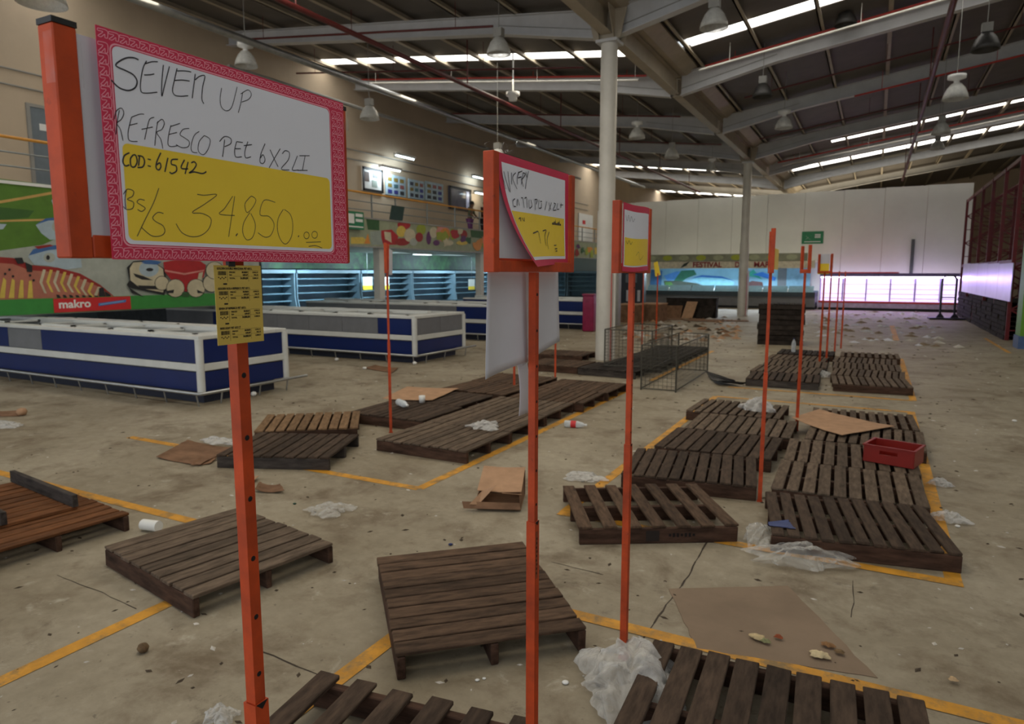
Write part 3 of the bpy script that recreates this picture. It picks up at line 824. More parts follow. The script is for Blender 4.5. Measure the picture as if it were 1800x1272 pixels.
# magenta bin, wall coolers under the mezzanine
r = thing('bin', 'tall magenta bin wrapped in plastic beside the nearer column', 'bin', (-8.70, 22.2, 0), 0.1)
MB().prism([(-0.2, -0.2, 0), (0.2, -0.2, 0), (0.2, 0.2, 0), (-0.2, 0.2, 0)], (0, 0, 1.25), M_MAG).build('bin_body', r, bevel=0.03)
MB().box((0, 0, 1.27), (0.43, 0.43, 0.05), M_MAG).build('bin_rim', r)
tag(MB().bbox((-9.0, 25.2, 0), (-8.7, 25.5, 3.05), M_GREYP).build('column_post'), 'grey square post behind the magenta bin', 'column', kind='structure')


CB = mat('cooler_back', S(112, 140, 156), 0.4, var=0.1, scale=1.2)


def cooler(lab, x, y, L, seed, back, boxes=False):
    r = thing('wall_cooler', lab, 'cooler', (x, y, 0), 0, 'wall coolers under the mezzanine')
    MB().bbox((-0.9, 0, 0), (0, L, 0.45), M_COOLD).build('cooler_base', r)
    MB().bbox((-0.9, 0, 0.45), (-0.82, L, 2.0), back).build('back_panel', r)
    for yy in (0.0, L - 0.05):
        MB().prism([(-0.9, yy, 0.45), (0, yy, 0.45), (-0.1, yy, 1.0), (-0.1, yy, 2.0), (-0.9, yy, 2.0)], (0, 0.05, 0), M_COOL).build('end_panel', r)
    MB().bbox((-0.9, 0, 2.0), (-0.05, L, 2.14), M_COOL).build('canopy', r)
    for z in (0.8, 1.12, 1.44, 1.74):
        MB().bbox((-0.82, 0.06, z), (-0.28, L - 0.06, z + 0.03), M_COOL).bbox((-0.28, 0.06, z - 0.01), (-0.265, L - 0.06, z + 0.04), CB).build('shelf_board', r)
    return r


for k, lab in enumerate(('first', 'second', 'third', 'fourth', 'fifth', 'sixth')):
    cooler(lab + ' open bluish wall cooler under the mezzanine, counted from the mural', -21.9, 17.6 + k * 4.2, 4.1, k, CB)
for k, x in enumerate((-21.4, -18.6)):
    r = cooler(('left', 'right')[k] + ' open wall cooler against the end partition under the mezzanine', x, 43.05, 2.7, 0, CB)
    r.rotation_euler = (0, 0, -PI / 2)
o = MB().bbox((-22.95, 14.0, 2.2), (-22.4, 44, 3.0), mat('foliage_print', S(34, 64, 34), 0.6, var=0.5, scale=2.2, dirt=(S(14, 26, 20), 1.4, 0.45, 0.6))).build('leaf_banner')
tag(o, 'long dark green leafy banner above the wall coolers', 'banner')
rr = random.Random(12)
for k, (px_, py_) in enumerate(((588, 527), (612, 527), (640, 528))):
    y = 21.2 + k * 1.05
    o = MB().bbox((-0.3, -0.45, 0), (0.3, 0.45, 0.42), M_CBDD).bbox((0.3, -0.02, 0), (0.303, 0.02, 0.42), M_CBD).build('cardboard_box', None, (-20.9, y, 0.0 + 0.001))
    tag(o, ('first', 'second', 'third')[k] + ' brown cardboard box in front of the wall coolers, counted from the mural', 'box')
for i, (ly, lx) in enumerate(((16.0, -16.6), (21.0, -16.6), (26.5, -16.6), (32.5, -16.6), (21.5, -19.8), (28, -19.8), (35, -19.8), (40, -17.5))):
    r = thing('ceiling_light', ('first', 'second', 'third', 'fourth')[i % 4] + (' fluorescent fitting under the mezzanine, front row' if i < 4 else ' fluorescent fitting under the mezzanine, rear row'), 'ceiling light', (lx, ly, 2.99 if lx < XL else 3.09))
    MB().bbox((-0.15, -0.65, -0.08), (0.15, 0.65, 0), M_WHITE).build('light_body', r)
    MB().bbox((-0.13, -0.6, -0.095), (0.13, 0.6, -0.08), M_TUBE).build('diffuser', r)
for k, (px_, py_) in enumerate(((646, 498), (676, 498), (829, 500))):
    p = at_x(px_, py_, -21.6)
    r = thing('price_board', ('nearest', 'middle', 'farthest')[k] + ' white and yellow price board hanging at the wall coolers', 'price board', (-21.6, p.y, p.z - 0.3))
    MB().bbox((-0.01, -0.35, 0.2), (0.01, 0.35, 0.62), M_WHITE).build('board_face', r)
    MB().bbox((-0.01, -0.35, 0.0), (0.01, 0.35, 0.2), M_YEL).build('yellow_strip', r)
    MB().tube([(0, 0, 0.62), (0, 0, 3.0 - (p.z - 0.3))], 0.01, M_STEEL, 6).build('hanger', r)

# ------------------------------------------------------------------ far end: fish counter, lit cooler
r = thing('fish_counter', 'long fish counter with glass front under the festival sign at the far end', 'counter', (-12.6, 41.2, 0))
W = 9.7
MB().bbox((0, 0.1, 0), (W, 2.4, 0.14), M_BLACK).bbox((0, 0, 0.14), (W, 2.4, 0.7), M_FGREY).build('counter_base', r)
MB().bbox((0, -0.06, 0.7), (W, 2.4, 0.95), M_COOLD).build('counter_front', r)
g = MB()
for k in range(7):
    x0 = 0.2 + k * 1.35
    g.prism([(x0, 0.0, 0.95), (x0 + 1.3, 0.0, 0.95), (x0 + 1.3, 0.35, 1.28), (x0, 0.35, 1.28)], (0, 0.01, 0.01), mat('counter_glass', S(150, 190, 205), 0.08, var=0.05, alpha=0.7))
g.build('glass_front', r)
ic = MB()
for k in range(12):
    x0 = 0.3 + k * 0.78
    ic.box((x0 + 0.3, 0.9 + 0.1 * (k % 3), 1.04), (0.55, 0.8, 0.16), M_WHITE if k % 3 else M_COOL)
ic.build('tray', r)
MB().bbox((0, 1.9, 0.95), (W, 2.4, 1.0), M_COOL).build('back_shelf', r)
M_SEA = mat('sea_painting', S(140, 186, 208), 0.5, var=0.1, scale=0.6)
r = thing('fish_mural', 'bright blue painted sea panel with fish behind the fish counter', 'mural', (-12.6, YP - 0.06, 1.05))
MB().bbox((0, -0.04, 0), (9.2, 0.02, 1.3), M_SEA).build('panel_board', r)
m = MB()


def sea(pts, c, k):
    q2 = []
    for zx, zy in pts:
        p = at_y(1100 + zx / 4.5, 340 + zy / 4.5, YP - 0.1)
        q2.append((p.x + 12.6, -0.045 - 0.002 * k, max(0.0, min(1.3, p.z - 1.05))))
    m.poly(q2, paint('sea_' + str(k), c))


sea([(300, 650), (400, 615), (480, 620), (420, 680), (330, 690)], (90, 150, 220), 1); sea([(380, 690), (440, 610), (540, 605), (560, 640), (480, 670), (440, 700)], (56, 124, 96), 2)
sea([(300, 690), (420, 690), (560, 710), (660, 745), (310, 745)], (74, 84, 74), 3); sea([(520, 680), (600, 650), (760, 660), (860, 700), (850, 745), (660, 745), (560, 700)], (150, 214, 232), 4)
sea([(520, 670), (600, 645), (760, 655), (860, 690), (760, 670), (600, 660)], (50, 110, 190), 5); sea([(940, 650), (1010, 600), (1080, 680), (1020, 660)], (60, 170, 150), 6)
sea([(930, 720), (1000, 690), (1080, 700), (1090, 740), (940, 748)], (104, 70, 70), 7); sea([(1000, 640), (1080, 620), (1190, 665), (1180, 690), (1080, 660)], (60, 130, 220), 8)
sea([(200, 600), (290, 610), (280, 740), (190, 740)], (70, 120, 170), 9); sea([(310, 700), (360, 700), (390, 745), (320, 740)], (90, 140, 70), 10)
m.build('fish_painting', r)
MB().bbox((7.4, -0.07, 0.0), (7.9, -0.05, 1.3), M_FGREY).bbox((7.9, -0.07, 0), (9.2, -0.05, 1.3), mat('curtain_blue', S(130, 170, 190), 0.5, var=0.1, scale=3)).build('strip_curtain', r)
r = thing('festival_canopy', 'cream canopy board with dark red festival lettering over the fish counter', 'sign', (-12.6, 41.3, 2.28))
MB().bbox((0, 0, 0), (9.6, 0.15, 0.42), mat('canopy_cream', S(196, 190, 170), 0.6)).bbox((0, 0.15, 0.3), (9.6, 2.64, 0.42), M_WALLW).build('canopy_board', r)
m = MB().bbox((0, -0.03, 0.42), (9.2, 0.15, 0.83), mat('canopy_sage', S(126, 130, 110), 0.6, var=0.15, scale=1.5))
for k in range(9):
    m.poly([(0.4 + k * 1.0 + 0.3 * math.cos(t), -0.034, 0.62 + 0.16 * math.sin(t)) for t in [2 * PI * i / 10 for i in range(10)]], PT['olive' if k % 2 else 'sage'])
m.build('pattern_strip', r)
M_DR = mat('letter_red', S(128, 36, 40), 0.5)
for s_, px_, w_ in (('FESTIVAL', 1243, 1.0), ('DEL', 1302, 0.9), ('MAR', 1339, 1.0)):
    p = at_y(px_, 465, 41.3)
    text('lettering', s_, 0.42, M_DR, r, (p.x + 12.6, -0.012, 0.2), (PI / 2, 0, 0), ext=0.01, bold=0.012, sx=w_)
p = at_y(1202, 465, 41.3)
MB().prism([(p.x + 12.4, -0.02, 0.02), (p.x + 12.75, -0.02, 0.16), (p.x + 12.95, -0.02, 0.42), (p.x + 12.6, -0.02, 0.28)], (0, 0.02, 0), mat('leaf_dark', S(40, 50, 44), 0.6)).build('leaf_emblem', r)
# evacuation sign
a, b2 = at_y(1410, 407, YP), at_y(1447, 428, YP)
r = thing('exit_sign', 'green evacuation sign high on the white partition wall', 'sign', ((a.x + b2.x) / 2, YP, b2.z))
w_, h_ = (b2.x - a.x) / 2, a.z - b2.z
MB().bbox((-w_, -0.03, 0), (w_, 0, h_), M_SIGNG).build('sign_board', r)
m = MB()
m.bar((-0.36, -0.034, 0.46), (-0.22, -0.034, 0.34), 0.006, 0.07, M_WHITE, (0, 1, 0)); m.bar((-0.25, -0.034, 0.34), (-0.12, -0.034, 0.24), 0.006, 0.05, M_WHITE, (0, 1, 0)); m.bar((-0.25, -0.034, 0.36), (-0.36, -0.034, 0.25), 0.006, 0.05, M_WHITE, (0, 1, 0))
for z in (0.5, 0.42, 0.34): m.bbox((0.12, -0.036, z), (0.42, -0.03, z + 0.045), M_WHITE)
m.bbox((-0.44, -0.036, 0.1), (0.44, -0.03, 0.14), M_WHITE)
m.build('sign_marks', r)

r = thing('lit_cooler', 'long open cooler glowing white and violet along the far wall', 'cooler', (-2.75, 41.6, 0))
W = 6.95
M_GLOW = mat('cooler_glow', (0.9, 0.82, 1.0), emit=1.0, ecol=(0.80, 0.64, 1.0))
MB().bbox((0, 0.1, 0), (W, 1.5, 0.14), M_BLACK).build('kick_plate', r)
MB().bbox((0, 0, 0.14), (W, 1.5, 0.4), mat('cooler_lilac', S(190, 176, 206), 0.4)).build('cooler_base', r)
MB().bbox((0, -0.02, 0.4), (W, 0.06, 0.5), M_RED).build('red_bumper', r)
MB().bbox((0, 1.3, 0.4), (W, 1.5, 2.0), M_GLOW).build('glowing_back', r)
MB().bbox((0, 0.3, 1.82), (W, 1.5, 2.0), mat('cooler_top', S(110, 100, 150), 0.4)).build('canopy', r)
MB().bbox((0, 0.28, 2.0), (W * 0.55, 1.5, 2.06), M_RED).build('red_trim', r)
for k in range(7):
    x = k * W / 6
    MB().bbox((max(0, x - 0.03), 0.5, 0.5), (min(W, x + 0.03), 1.3, 1.82), mat('cooler_divider', S(170, 160, 200), 0.4)).build('divider', r)
rr = random.Random(9)
for k in range(6):
    for j, z in enumerate((0.62, 0.86, 1.12, 1.38, 1.6)):
        if rr.random() < 0.16 and k not in (3,): continue
        x0, x1 = k * W / 6 + 0.04, (k + 1) * W / 6 - 0.04
        MB().bbox((x0, 0.72 + 0.02 * j, z), (x1, 1.3, z + 0.02), M_WHITE).build('shelf_board', r)
MB().tube([(0.05, 0.45, 1.78), (W - 0.05, 0.45, 1.78)], 0.03, mat('violet_tube', (0.9, 0.8, 1), emit=9, ecol=(0.85, 0.7, 1.0)), 8).build('lamp_tube', r)

# hand truck
p = P(1664, 561)
r = thing('hand_truck', 'dark two post hand truck standing in front of the glowing cooler', 'hand truck', (p.x, p.y, 0), 0.1)
M_HT = mat('truck_dark', S(44, 40, 60), 0.5)
m = MB()
for s in (-1, 1):
    m.tube([(s * 0.27, 0, 0.1), (s * 0.27, 0.02, 1.75), (s * 0.16, 0.03, 1.88)], 0.045, M_HT, 8)
m.tube([(-0.16, 0.03, 1.88), (0.16, 0.03, 1.88)], 0.035, M_HT, 8)
m.build('post_frame', r)
MB().bar((-0.27, 0, 0.95), (0.27, 0, 0.95), 0.04, 0.05, M_HT).bar((-0.27, 0, 1.5), (0.27, 0, 1.5), 0.03, 0.03, M_HT).build('crossbar', r)
MB().bbox((-0.72, -0.5, 0.03), (0.6, 0.15, 0.08), M_HT).build('base_plate', r)
for s in (-1, 1):
    MB().prism([(s * 0.27 - 0.16, -0.1, 0.08), (s * 0.27 + 0.16, -0.1, 0.08), (s * 0.27 + 0.03, -0.1, 0.26), (s * 0.27 - 0.03, -0.1, 0.26)], (0, 0.14, 0), M_HT).build('foot', r)
    MB().tube([(s * 0.35, 0.1, 0.05), (s * 0.41, 0.1, 0.05)], 0.05, M_BLACK, 12).build('wheel', r)

# ------------------------------------------------------------------ red racking on the right
r = thing('pallet_rack', 'tall dark red pallet racking with lattice uprights on the right', 'rack', (3.58, 25.0, 0))
for k in range(6):
    y = k * 2.75
    up = thing('upright_frame', None, None); up.parent = r; up.location = (0, y, 0)
    m = MB()
    for x in (0.0, 1.05):
        m.bbox((x - 0.05, -0.04, 0), (x + 0.05, 0.04, 5.4), M_RACK)
    m.build('rack_post', up)
    m = MB(); z = 0.3
    fl = 0
    while z < 5.0:
        m.bar((0.02, 0, z), (1.03, 0, z), 0.03, 0.03, M_RACK)
        m.bar((0.02, 0, z), (1.03, 0, z + 0.62), 0.045, 0.045, M_RACK) if fl else m.bar((1.03, 0, z), (0.02, 0, z + 0.62), 0.045, 0.045, M_RACK)
        z += 0.62; fl = 1 - fl
    m.build('lattice_brace', up)
for z in (2.35, 5.35):
    for x in (0.0, 1.05):
        MB().bbox((x - 0.03, 0, z - 0.07), (x + 0.03, 13.75, z + 0.05), M_RACK).build('rack_beam', r)
M_SHEET = mat('sheet_zinc', S(150, 154, 164), 0.28, 0.75, var=0.06, scale=1.5)
for k in range(5):
    MB().bbox((-0.075, -0.5 + k * 2.6, 1.17), (-0.052, 2.08 + k * 2.6, 2.3 + 0.03 * k), M_SHEET).build('sheet_panel', r)
# second rack row behind
r = thing('pallet_rack', 'second row of dark red racking seen through the first', 'rack', (6.6, 24.2, 0))
for k in range(6):
    up = thing('upright_frame', None, None); up.parent = r; up.location = (0, k * 2.75, 0)
    m = MB()
    for x in (0.0, 1.05): m.bbox((x - 0.05, -0.04, 0), (x + 0.05, 0.04, 5.4), M_RACK)
    m.build('rack_post', up)
    m = MB()
    for q2 in range(8):
        m.bar((0.02, 0, 0.3 + 0.62 * q2), (1.03, 0, 0.92 + 0.62 * q2), 0.03, 0.03, M_RACK) if q2 % 2 else m.bar((1.03, 0, 0.3 + 0.62 * q2), (0.02, 0, 0.92 + 0.62 * q2), 0.03, 0.03, M_RACK)
    m.build('lattice_brace', up)
for z in (2.35, 5.35):
    MB().bbox((-0.03, 0, z - 0.07), (0.03, 13.75, z + 0.05), M_RACK).build('rack_beam', r)
r = thing('green_pillar', 'lime green pillar with blue foot at the near end of the red racking', 'pillar', (3.48, 22.3, 0)); r['kind'] = 'structure'
MB().bbox((0, 0, 0.34), (0.7, 0.7, 5.6), M_LIME).build('pillar_shaft', r)
MB().bbox((-0.03, -0.03, 0), (0.73, 0.73, 0.34), mat('pillar_blue', S(70, 96, 140), 0.5)).build('pillar_foot', r)

HAND_A = [[2.3,[[0.1203,0.9027],[0.1049,0.9051],[0.0831,0.8953],[0.061,0.872],[0.0496,0.8525],[0.0566,0.8445],[0.0803,0.8386],[0.1013,0.8292],[0.1111,0.8064],[0.105,0.7777],[0.0887,0.7587],[0.0732,0.7532],[0.0524,0.7589],[0.033,0.7819]]],[1.7,[[0.1459,0.9086],[0.1331,0.8724],[0.122,0.806],[0.1217,0.7658],[0.1358,0.7618],[0.174,0.7795]]],[1.7,[[0.1348,0.8419],[0.1528,0.8496],[0.1678,0.8589]]],[1.7,[[0.1404,0.893],[0.1621,0.9107],[0.1821,0.9187]]],[1.7,[[0.2001,0.9123],[0.1913,0.8313],[0.1883,0.7661],[0.199,0.8158],[0.2204,0.9135]]],[1.7,[[0.2462,0.9144],[0.2349,0.8566],[0.2258,0.8068],[0.2335,0.7862],[0.2546,0.7887],[0.28,0.7997]]],[1.7,[[0.2457,0.9026],[0.2744,0.9136],[0.2961,0.9173]]],[1.7,[[0.2331,0.8536],[0.2616,0.8665],[0.2886,0.8717]]],[1.7,[[0.3105,0.9133],[0.3023,0.8528],[0.2942,0.7925]]],[1.7,[[0.3085,0.8838],[0.325,0.9068],[0.346,0.9171],[0.3362,0.865],[0.3298,0.8045],[0.3363,0.7799]]],[1.3,[[0.4084,0.8821],[0.4004,0.8245],[0.4043,0.7857],[0.4239,0.7738],[0.4453,0.7988],[0.465,0.8767],[0.4721,0.9099]]],[1.3,[[0.495,0.8923],[0.4841,0.8318],[0.4718,0.7784]]],[1.3,[[0.486,0.8789],[0.5171,0.9104],[0.5312,0.8944],[0.5196,0.8643],[0.4886,0.8385]]],[1.3,[[0.0506,0.6597],[0.0421,0.6092],[0.0351,0.5506]]],[1.3,[[0.0336,0.6154],[0.0413,0.6524],[0.0571,0.6704],[0.0633,0.6505],[0.0547,0.6216],[0.0405,0.6],[0.0495,0.5764],[0.055,0.5295]]],[1.3,[[0.086,0.6398],[0.078,0.602],[0.0719,0.5649],[0.0748,0.5346],[0.0997,0.5365]]],[1.3,[[0.086,0.6398],[0.112,0.661],[0.1261,0.6654]]],[1.3,[[0.078,0.602],[0.1036,0.6183]]],[1.3,[[0.1583,0.6615],[0.1433,0.6479],[0.1337,0.6088],[0.1226,0.5514]]],[1.3,[[0.1151,0.5946],[0.1515,0.6157]]],[1.3,[[0.1694,0.6465],[0.1619,0.5984],[0.1542,0.5319]]],[1.3,[[0.1657,0.6362],[0.1834,0.6598],[0.1907,0.6435],[0.1812,0.6129],[0.1637,0.5943],[0.1757,0.5651],[0.1805,0.5245]]],[1.3,[[0.213,0.6405],[0.2044,0.6007],[0.1987,0.5523],[0.2085,0.5406],[0.2333,0.5515]]],[1.3,[[0.2128,0.6358],[0.2452,0.6592]]],[1.3,[[0.2041,0.5959],[0.2326,0.613]]],[1.3,[[0.2768,0.6443],[0.2547,0.6334],[0.2429,0.6063],[0.2566,0.5956],[0.2739,0.5809],[0.2692,0.5555],[0.2472,0.5453],[0.2265,0.5545]]],[1.3,[[0.3133,0.6399],[0.2937,0.6151],[0.2804,0.5631],[0.2828,0.5346],[0.3013,0.534]]],[1.3,[[0.3315,0.6251],[0.3112,0.5904],[0.3055,0.5448],[0.3236,0.5293],[0.3441,0.564],[0.3523,0.6108],[0.3315,0.6251]]],[1.6,[[0.4097,0.6256],[0.4035,0.5732],[0.3979,0.5362]]],[1.6,[[0.389,0.6102],[0.4103,0.641],[0.4346,0.6372],[0.4335,0.6112],[0.4082,0.5896]]],[1.6,[[0.459,0.628],[0.4489,0.5841],[0.4516,0.5484],[0.4772,0.5541]]],[1.6,[[0.459,0.628],[0.4844,0.6293]]],[1.6,[[0.4491,0.5893],[0.4746,0.5954]]],[1.6,[[0.4881,0.6145],[0.5233,0.6285]]],[1.6,[[0.5063,0.6401],[0.4912,0.5837],[0.4942,0.5527],[0.5164,0.563]]],[1.6,[[0.5824,0.6486],[0.5619,0.5895],[0.5557,0.5449],[0.5691,0.5391],[0.579,0.5608],[0.5709,0.5862],[0.5593,0.5673]]],[1.6,[[0.6044,0.6213],[0.6215,0.5757],[0.639,0.535]]],[1.6,[[0.6524,0.6384],[0.6215,0.5757],[0.596,0.5206]]],[1.6,[[0.6611,0.6125],[0.6765,0.633],[0.696,0.6263],[0.6896,0.5852],[0.6532,0.5267],[0.6925,0.529]]],[1.6,[[0.736,0.6184],[0.719,0.5688],[0.7076,0.5321],[0.7383,0.5382]]],[1.6,[[0.7463,0.6208],[0.7991,0.6328]]],[1.6,[[0.7757,0.6274],[0.7592,0.5424]]],[1.6,[[0.7331,0.5349],[0.7855,0.5454]]],[2.3,[[0.0722,0.4805],[0.056,0.4634],[0.0504,0.4355],[0.0569,0.4191],[0.0695,0.4262]]],[2.3,[[0.0842,0.4743],[0.074,0.4541],[0.0743,0.4228],[0.0848,0.4204],[0.0941,0.445],[0.0916,0.4715],[0.0842,0.4743]]],[2.3,[[0.103,0.4741],[0.0977,0.4276]]],[2.3,[[0.0967,0.4727],[0.1125,0.4717],[0.1178,0.4501],[0.1103,0.4257],[0.0941,0.4197]]],[2.3,[[0.1728,0.504],[0.1574,0.4587],[0.1541,0.4301],[0.1624,0.4225],[0.1698,0.438],[0.1673,0.4562],[0.1567,0.4446]]],[2.3,[[0.1957,0.4858],[0.1823,0.4171]]],[2.3,[[0.2304,0.486],[0.2092,0.4794],[0.2068,0.458],[0.2219,0.4536],[0.2222,0.4297],[0.2062,0.4142],[0.1982,0.4202]]],[2.3,[[0.2533,0.4891],[0.2393,0.4476],[0.2644,0.4479]]],[2.3,[[0.2659,0.4822],[0.2524,0.4212]]],[2.3,[[0.2767,0.4796],[0.2881,0.487],[0.2949,0.4737],[0.2826,0.4467],[0.2672,0.429],[0.2859,0.4375],[0.3157,0.4354],[0.3315,0.4485]]],[5.5,[[0.1335,0.4673],[0.1332,0.4617]]],[5.5,[[0.1321,0.4367],[0.1318,0.4311]]],[6,[[0.4377,0.1433],[0.4409,0.1393]]],[4,[[0.724,0.1558],[0.727,0.1525]]],[1.25,[[0.0548,0.3114],[0.0485,0.27],[0.049,0.2296]]],[1.25,[[0.0447,0.2919],[0.0581,0.3164],[0.0764,0.3104],[0.0721,0.287],[0.0559,0.2711],[0.0739,0.2601],[0.0695,0.2322],[0.0506,0.2253],[0.042,0.2377]]],[1.25,[[0.1095,0.2742],[0.0936,0.2765],[0.0853,0.2616],[0.0987,0.2497],[0.1097,0.2373],[0.0974,0.2219],[0.085,0.2296]]],[1.25,[[0.1584,0.3376],[0.1386,0.269],[0.1088,0.1908],[0.0779,0.1066]]],[1.25,[[0.1685,0.221],[0.1498,0.2235],[0.132,0.198],[0.1411,0.1801],[0.1638,0.1634],[0.1693,0.1352],[0.1548,0.115],[0.1247,0.1128],[0.0939,0.1476]]],[1.25,[[0.2923,0.3301],[0.3187,0.3292],[0.3673,0.3396],[0.3168,0.2837],[0.2697,0.2378],[0.3071,0.2373],[0.3385,0.2155],[0.3311,0.1689],[0.3025,0.131],[0.2645,0.1181],[0.2288,0.1352],[0.2094,0.1774]]],[1.25,[[0.4307,0.341],[0.395,0.2735],[0.3736,0.2419],[0.4349,0.2417]]],[1.25,[[0.439,0.3422],[0.4222,0.235],[0.4054,0.1282]]],[1.25,[[0.4988,0.3405],[0.4801,0.3057],[0.4871,0.2637],[0.51,0.2881],[0.5295,0.3341],[0.5125,0.3533],[0.4988,0.3405]]],[1.25,[[0.5002,0.2653],[0.4719,0.2083],[0.4654,0.1541],[0.4813,0.1174],[0.5084,0.1356],[0.5217,0.2024],[0.5044,0.2604]]],[1.25,[[0.6173,0.3354],[0.566,0.3393],[0.5447,0.2596],[0.5859,0.2532],[0.6079,0.2106],[0.5915,0.1529],[0.5629,0.1373],[0.5317,0.1593]]],[1.25,[[0.6547,0.3008],[0.6284,0.2466],[0.623,0.178],[0.6384,0.1221],[0.6624,0.1062],[0.689,0.1486],[0.6986,0.2193],[0.6885,0.2762],[0.6596,0.3014]]],[1.25,[[0.7679,0.183],[0.7776,0.1777],[0.7811,0.1635],[0.7765,0.1488],[0.7664,0.1422],[0.7568,0.1476],[0.7534,0.1618],[0.7581,0.1764],[0.7681,0.183]]],[1.25,[[0.8113,0.1901],[0.822,0.1849],[0.8261,0.1705],[0.821,0.1555],[0.8098,0.1488],[0.7992,0.1542],[0.7953,0.1686],[0.8004,0.1834],[0.8116,0.1901]]],[1.25,[[0.7636,0.1205],[0.8436,0.129]]],[1.25,[[0.7757,0.0972],[0.8139,0.1041],[0.8491,0.0912]]]]
HAND_B = [[3,[[0.0251,0.8422],[0.0463,0.7436],[0.0534,0.6829]]],[3,[[0.061,0.8386],[0.0826,0.7289],[0.0972,0.6688]]],[3,[[0.1123,0.8481],[0.1121,0.7337],[0.1046,0.6647]]],[3,[[0.157,0.846],[0.1495,0.7922],[0.1419,0.7385]]],[3,[[0.2103,0.8557],[0.1646,0.8001],[0.2027,0.7059]]],[3,[[0.2569,0.8749],[0.2258,0.816],[0.2181,0.7509]]],[3,[[0.2413,0.8614],[0.2964,0.8876]]],[3,[[0.2336,0.8121],[0.2807,0.831]]],[3,[[0.3044,0.873],[0.2729,0.7597]]],[3,[[0.3044,0.873],[0.3366,0.868],[0.2966,0.8176],[0.2807,0.8095],[0.2967,0.742]]],[3,[[0.3447,0.8912],[0.353,0.8383]]],[3,[[0.3823,0.9037],[0.353,0.8274],[0.3209,0.724]]],[3,[[0.1493,0.6134],[0.1118,0.5873],[0.1043,0.5444],[0.1342,0.5428]]],[3,[[0.1568,0.5509],[0.1873,0.6132],[0.195,0.5556]]],[3,[[0.2415,0.6313],[0.2651,0.6292],[0.2574,0.5417]]],[3,[[0.289,0.6324],[0.3211,0.6423],[0.3052,0.5474]]],[3,[[0.3536,0.6303],[0.3375,0.5512],[0.3868,0.5793],[0.3783,0.6336]]],[3,[[0.4452,0.6482],[0.4288,0.5397]]],[3,[[0.4368,0.6414],[0.4794,0.6471],[0.454,0.5988]]],[3,[[0.5053,0.6506],[0.4884,0.5692],[0.532,0.5744]]],[3,[[0.5228,0.6359],[0.5491,0.6394]]],[3,[[0.5404,0.6211],[0.532,0.5744]]],[3,[[0.6297,0.6499],[0.5853,0.5577]]],[3,[[0.6572,0.6419],[0.6856,0.5693]]],[3,[[0.7035,0.6479],[0.6488,0.5534]]],[3,[[0.7412,0.6468],[0.7699,0.6386],[0.7231,0.5736],[0.7802,0.5802]]],[3,[[0.8083,0.6554],[0.7897,0.5932],[0.8285,0.5954]]],[3,[[0.8476,0.6423],[0.8972,0.6485]]],[3,[[0.8671,0.6629],[0.8579,0.6133]]],[3,[[0.119,0.4302],[0.1567,0.4447],[0.1416,0.4113]]],[3,[[0.1796,0.447],[0.195,0.4164]]],[3,[[0.2182,0.4509],[0.2027,0.4171]]],[3,[[0.2896,0.3103],[0.3961,0.3349]]],[3,[[0.3711,0.333],[0.4045,0.3186],[0.3798,0.216]]],[3,[[0.4898,0.342],[0.56,0.3531],[0.5075,0.286],[0.4906,0.1932]]],[3,[[0.6141,0.3398],[0.5429,0.2536],[0.5259,0.1602]]],[3,[[0.6705,0.2018],[0.7269,0.2046]]],[3,[[0.6802,0.1666],[0.7368,0.169]]],[3,[[0.6898,0.1431],[0.7313,0.1447]]]]

# ------------------------------------------------------------------ pallets
RNG = random.Random(21)


def pallet(lab, cx, cy, deg, n=10, gap=0.022, wood=None, strm=None, L=1.2, Wd=1.0, z=0.0, tilt=(0, 0), group=None, over=0.0, h=0.118, boards=False):
    wood = wood or M_WOOD; strm = strm or M_STR
    r = thing('pallet', lab, 'pallet', (cx, cy, z), math.radians(deg), group)
    r.rotation_euler = (tilt[0], tilt[1], math.radians(deg))
    sw = (L - gap * (n - 1)) / n
    d = MB()
    for k in range(n):
        x = -L / 2 + sw / 2 + k * (sw + gap)
        wv = RNG.uniform(-0.004, 0.004)
        rot = Matrix.Rotation(RNG.uniform(-0.006, 0.006), 3, 'Z') @ Matrix.Rotation(RNG.uniform(-0.008, 0.008), 3, 'Y')
        d.box((x + RNG.uniform(-0.003, 0.003), RNG.uniform(-0.008, 0.008), h + 0.013 + wv * 0.3), (sw, Wd + over + RNG.uniform(-0.012, 0.012), 0.022), wood, rot, 0.0025, RNG)
    d.build('deck', r, bevel=0.004)
    for k, y in enumerate((-Wd / 2 + 0.022, 0, Wd / 2 - 0.022)):
        MB().box((0, y, h / 2), (L + RNG.uniform(-0.01, 0.01), 0.042, h), strm, None, 0.002, RNG).build('stringer', r, bevel=0.005)
    if boards:
        b = MB()
        for x in (-L / 2 + 0.06, 0, L / 2 - 0.06): b.box((x, 0, 0.009), (0.1, Wd, 0.018), wood)
    return r


def fit(lab, corners, off=(0, 0), deg=None, **kw):
    # corners: near/far deck corners taken on the plane of the deck (a-b along a stringer, b-c along a slat)
    w = [None if c is None else P(c[0], c[1], 0.14) for c in corners]
    a, b, c, d = w
    if a is not None and b is not None: u = (b - a).normalized()
    else: u = (c - d).normalized()
    if a is not None and b is not None and c is not None and d is not None:
        ctr = (a + b + c + d) / 4; u = ((b - a) + (c - d)).normalized()
    elif a is None: ctr = (b + c) / 2 - u * 0.6
    else: ctr = (a + b) / 2
    return pallet(lab, ctr.x + off[0], ctr.y + off[1], math.degrees(math.atan2(u.y, u.x)) if deg is None else deg, **kw)


def zf(ox, oy, s): return lambda x, y: (ox + x * s, oy + y * s)


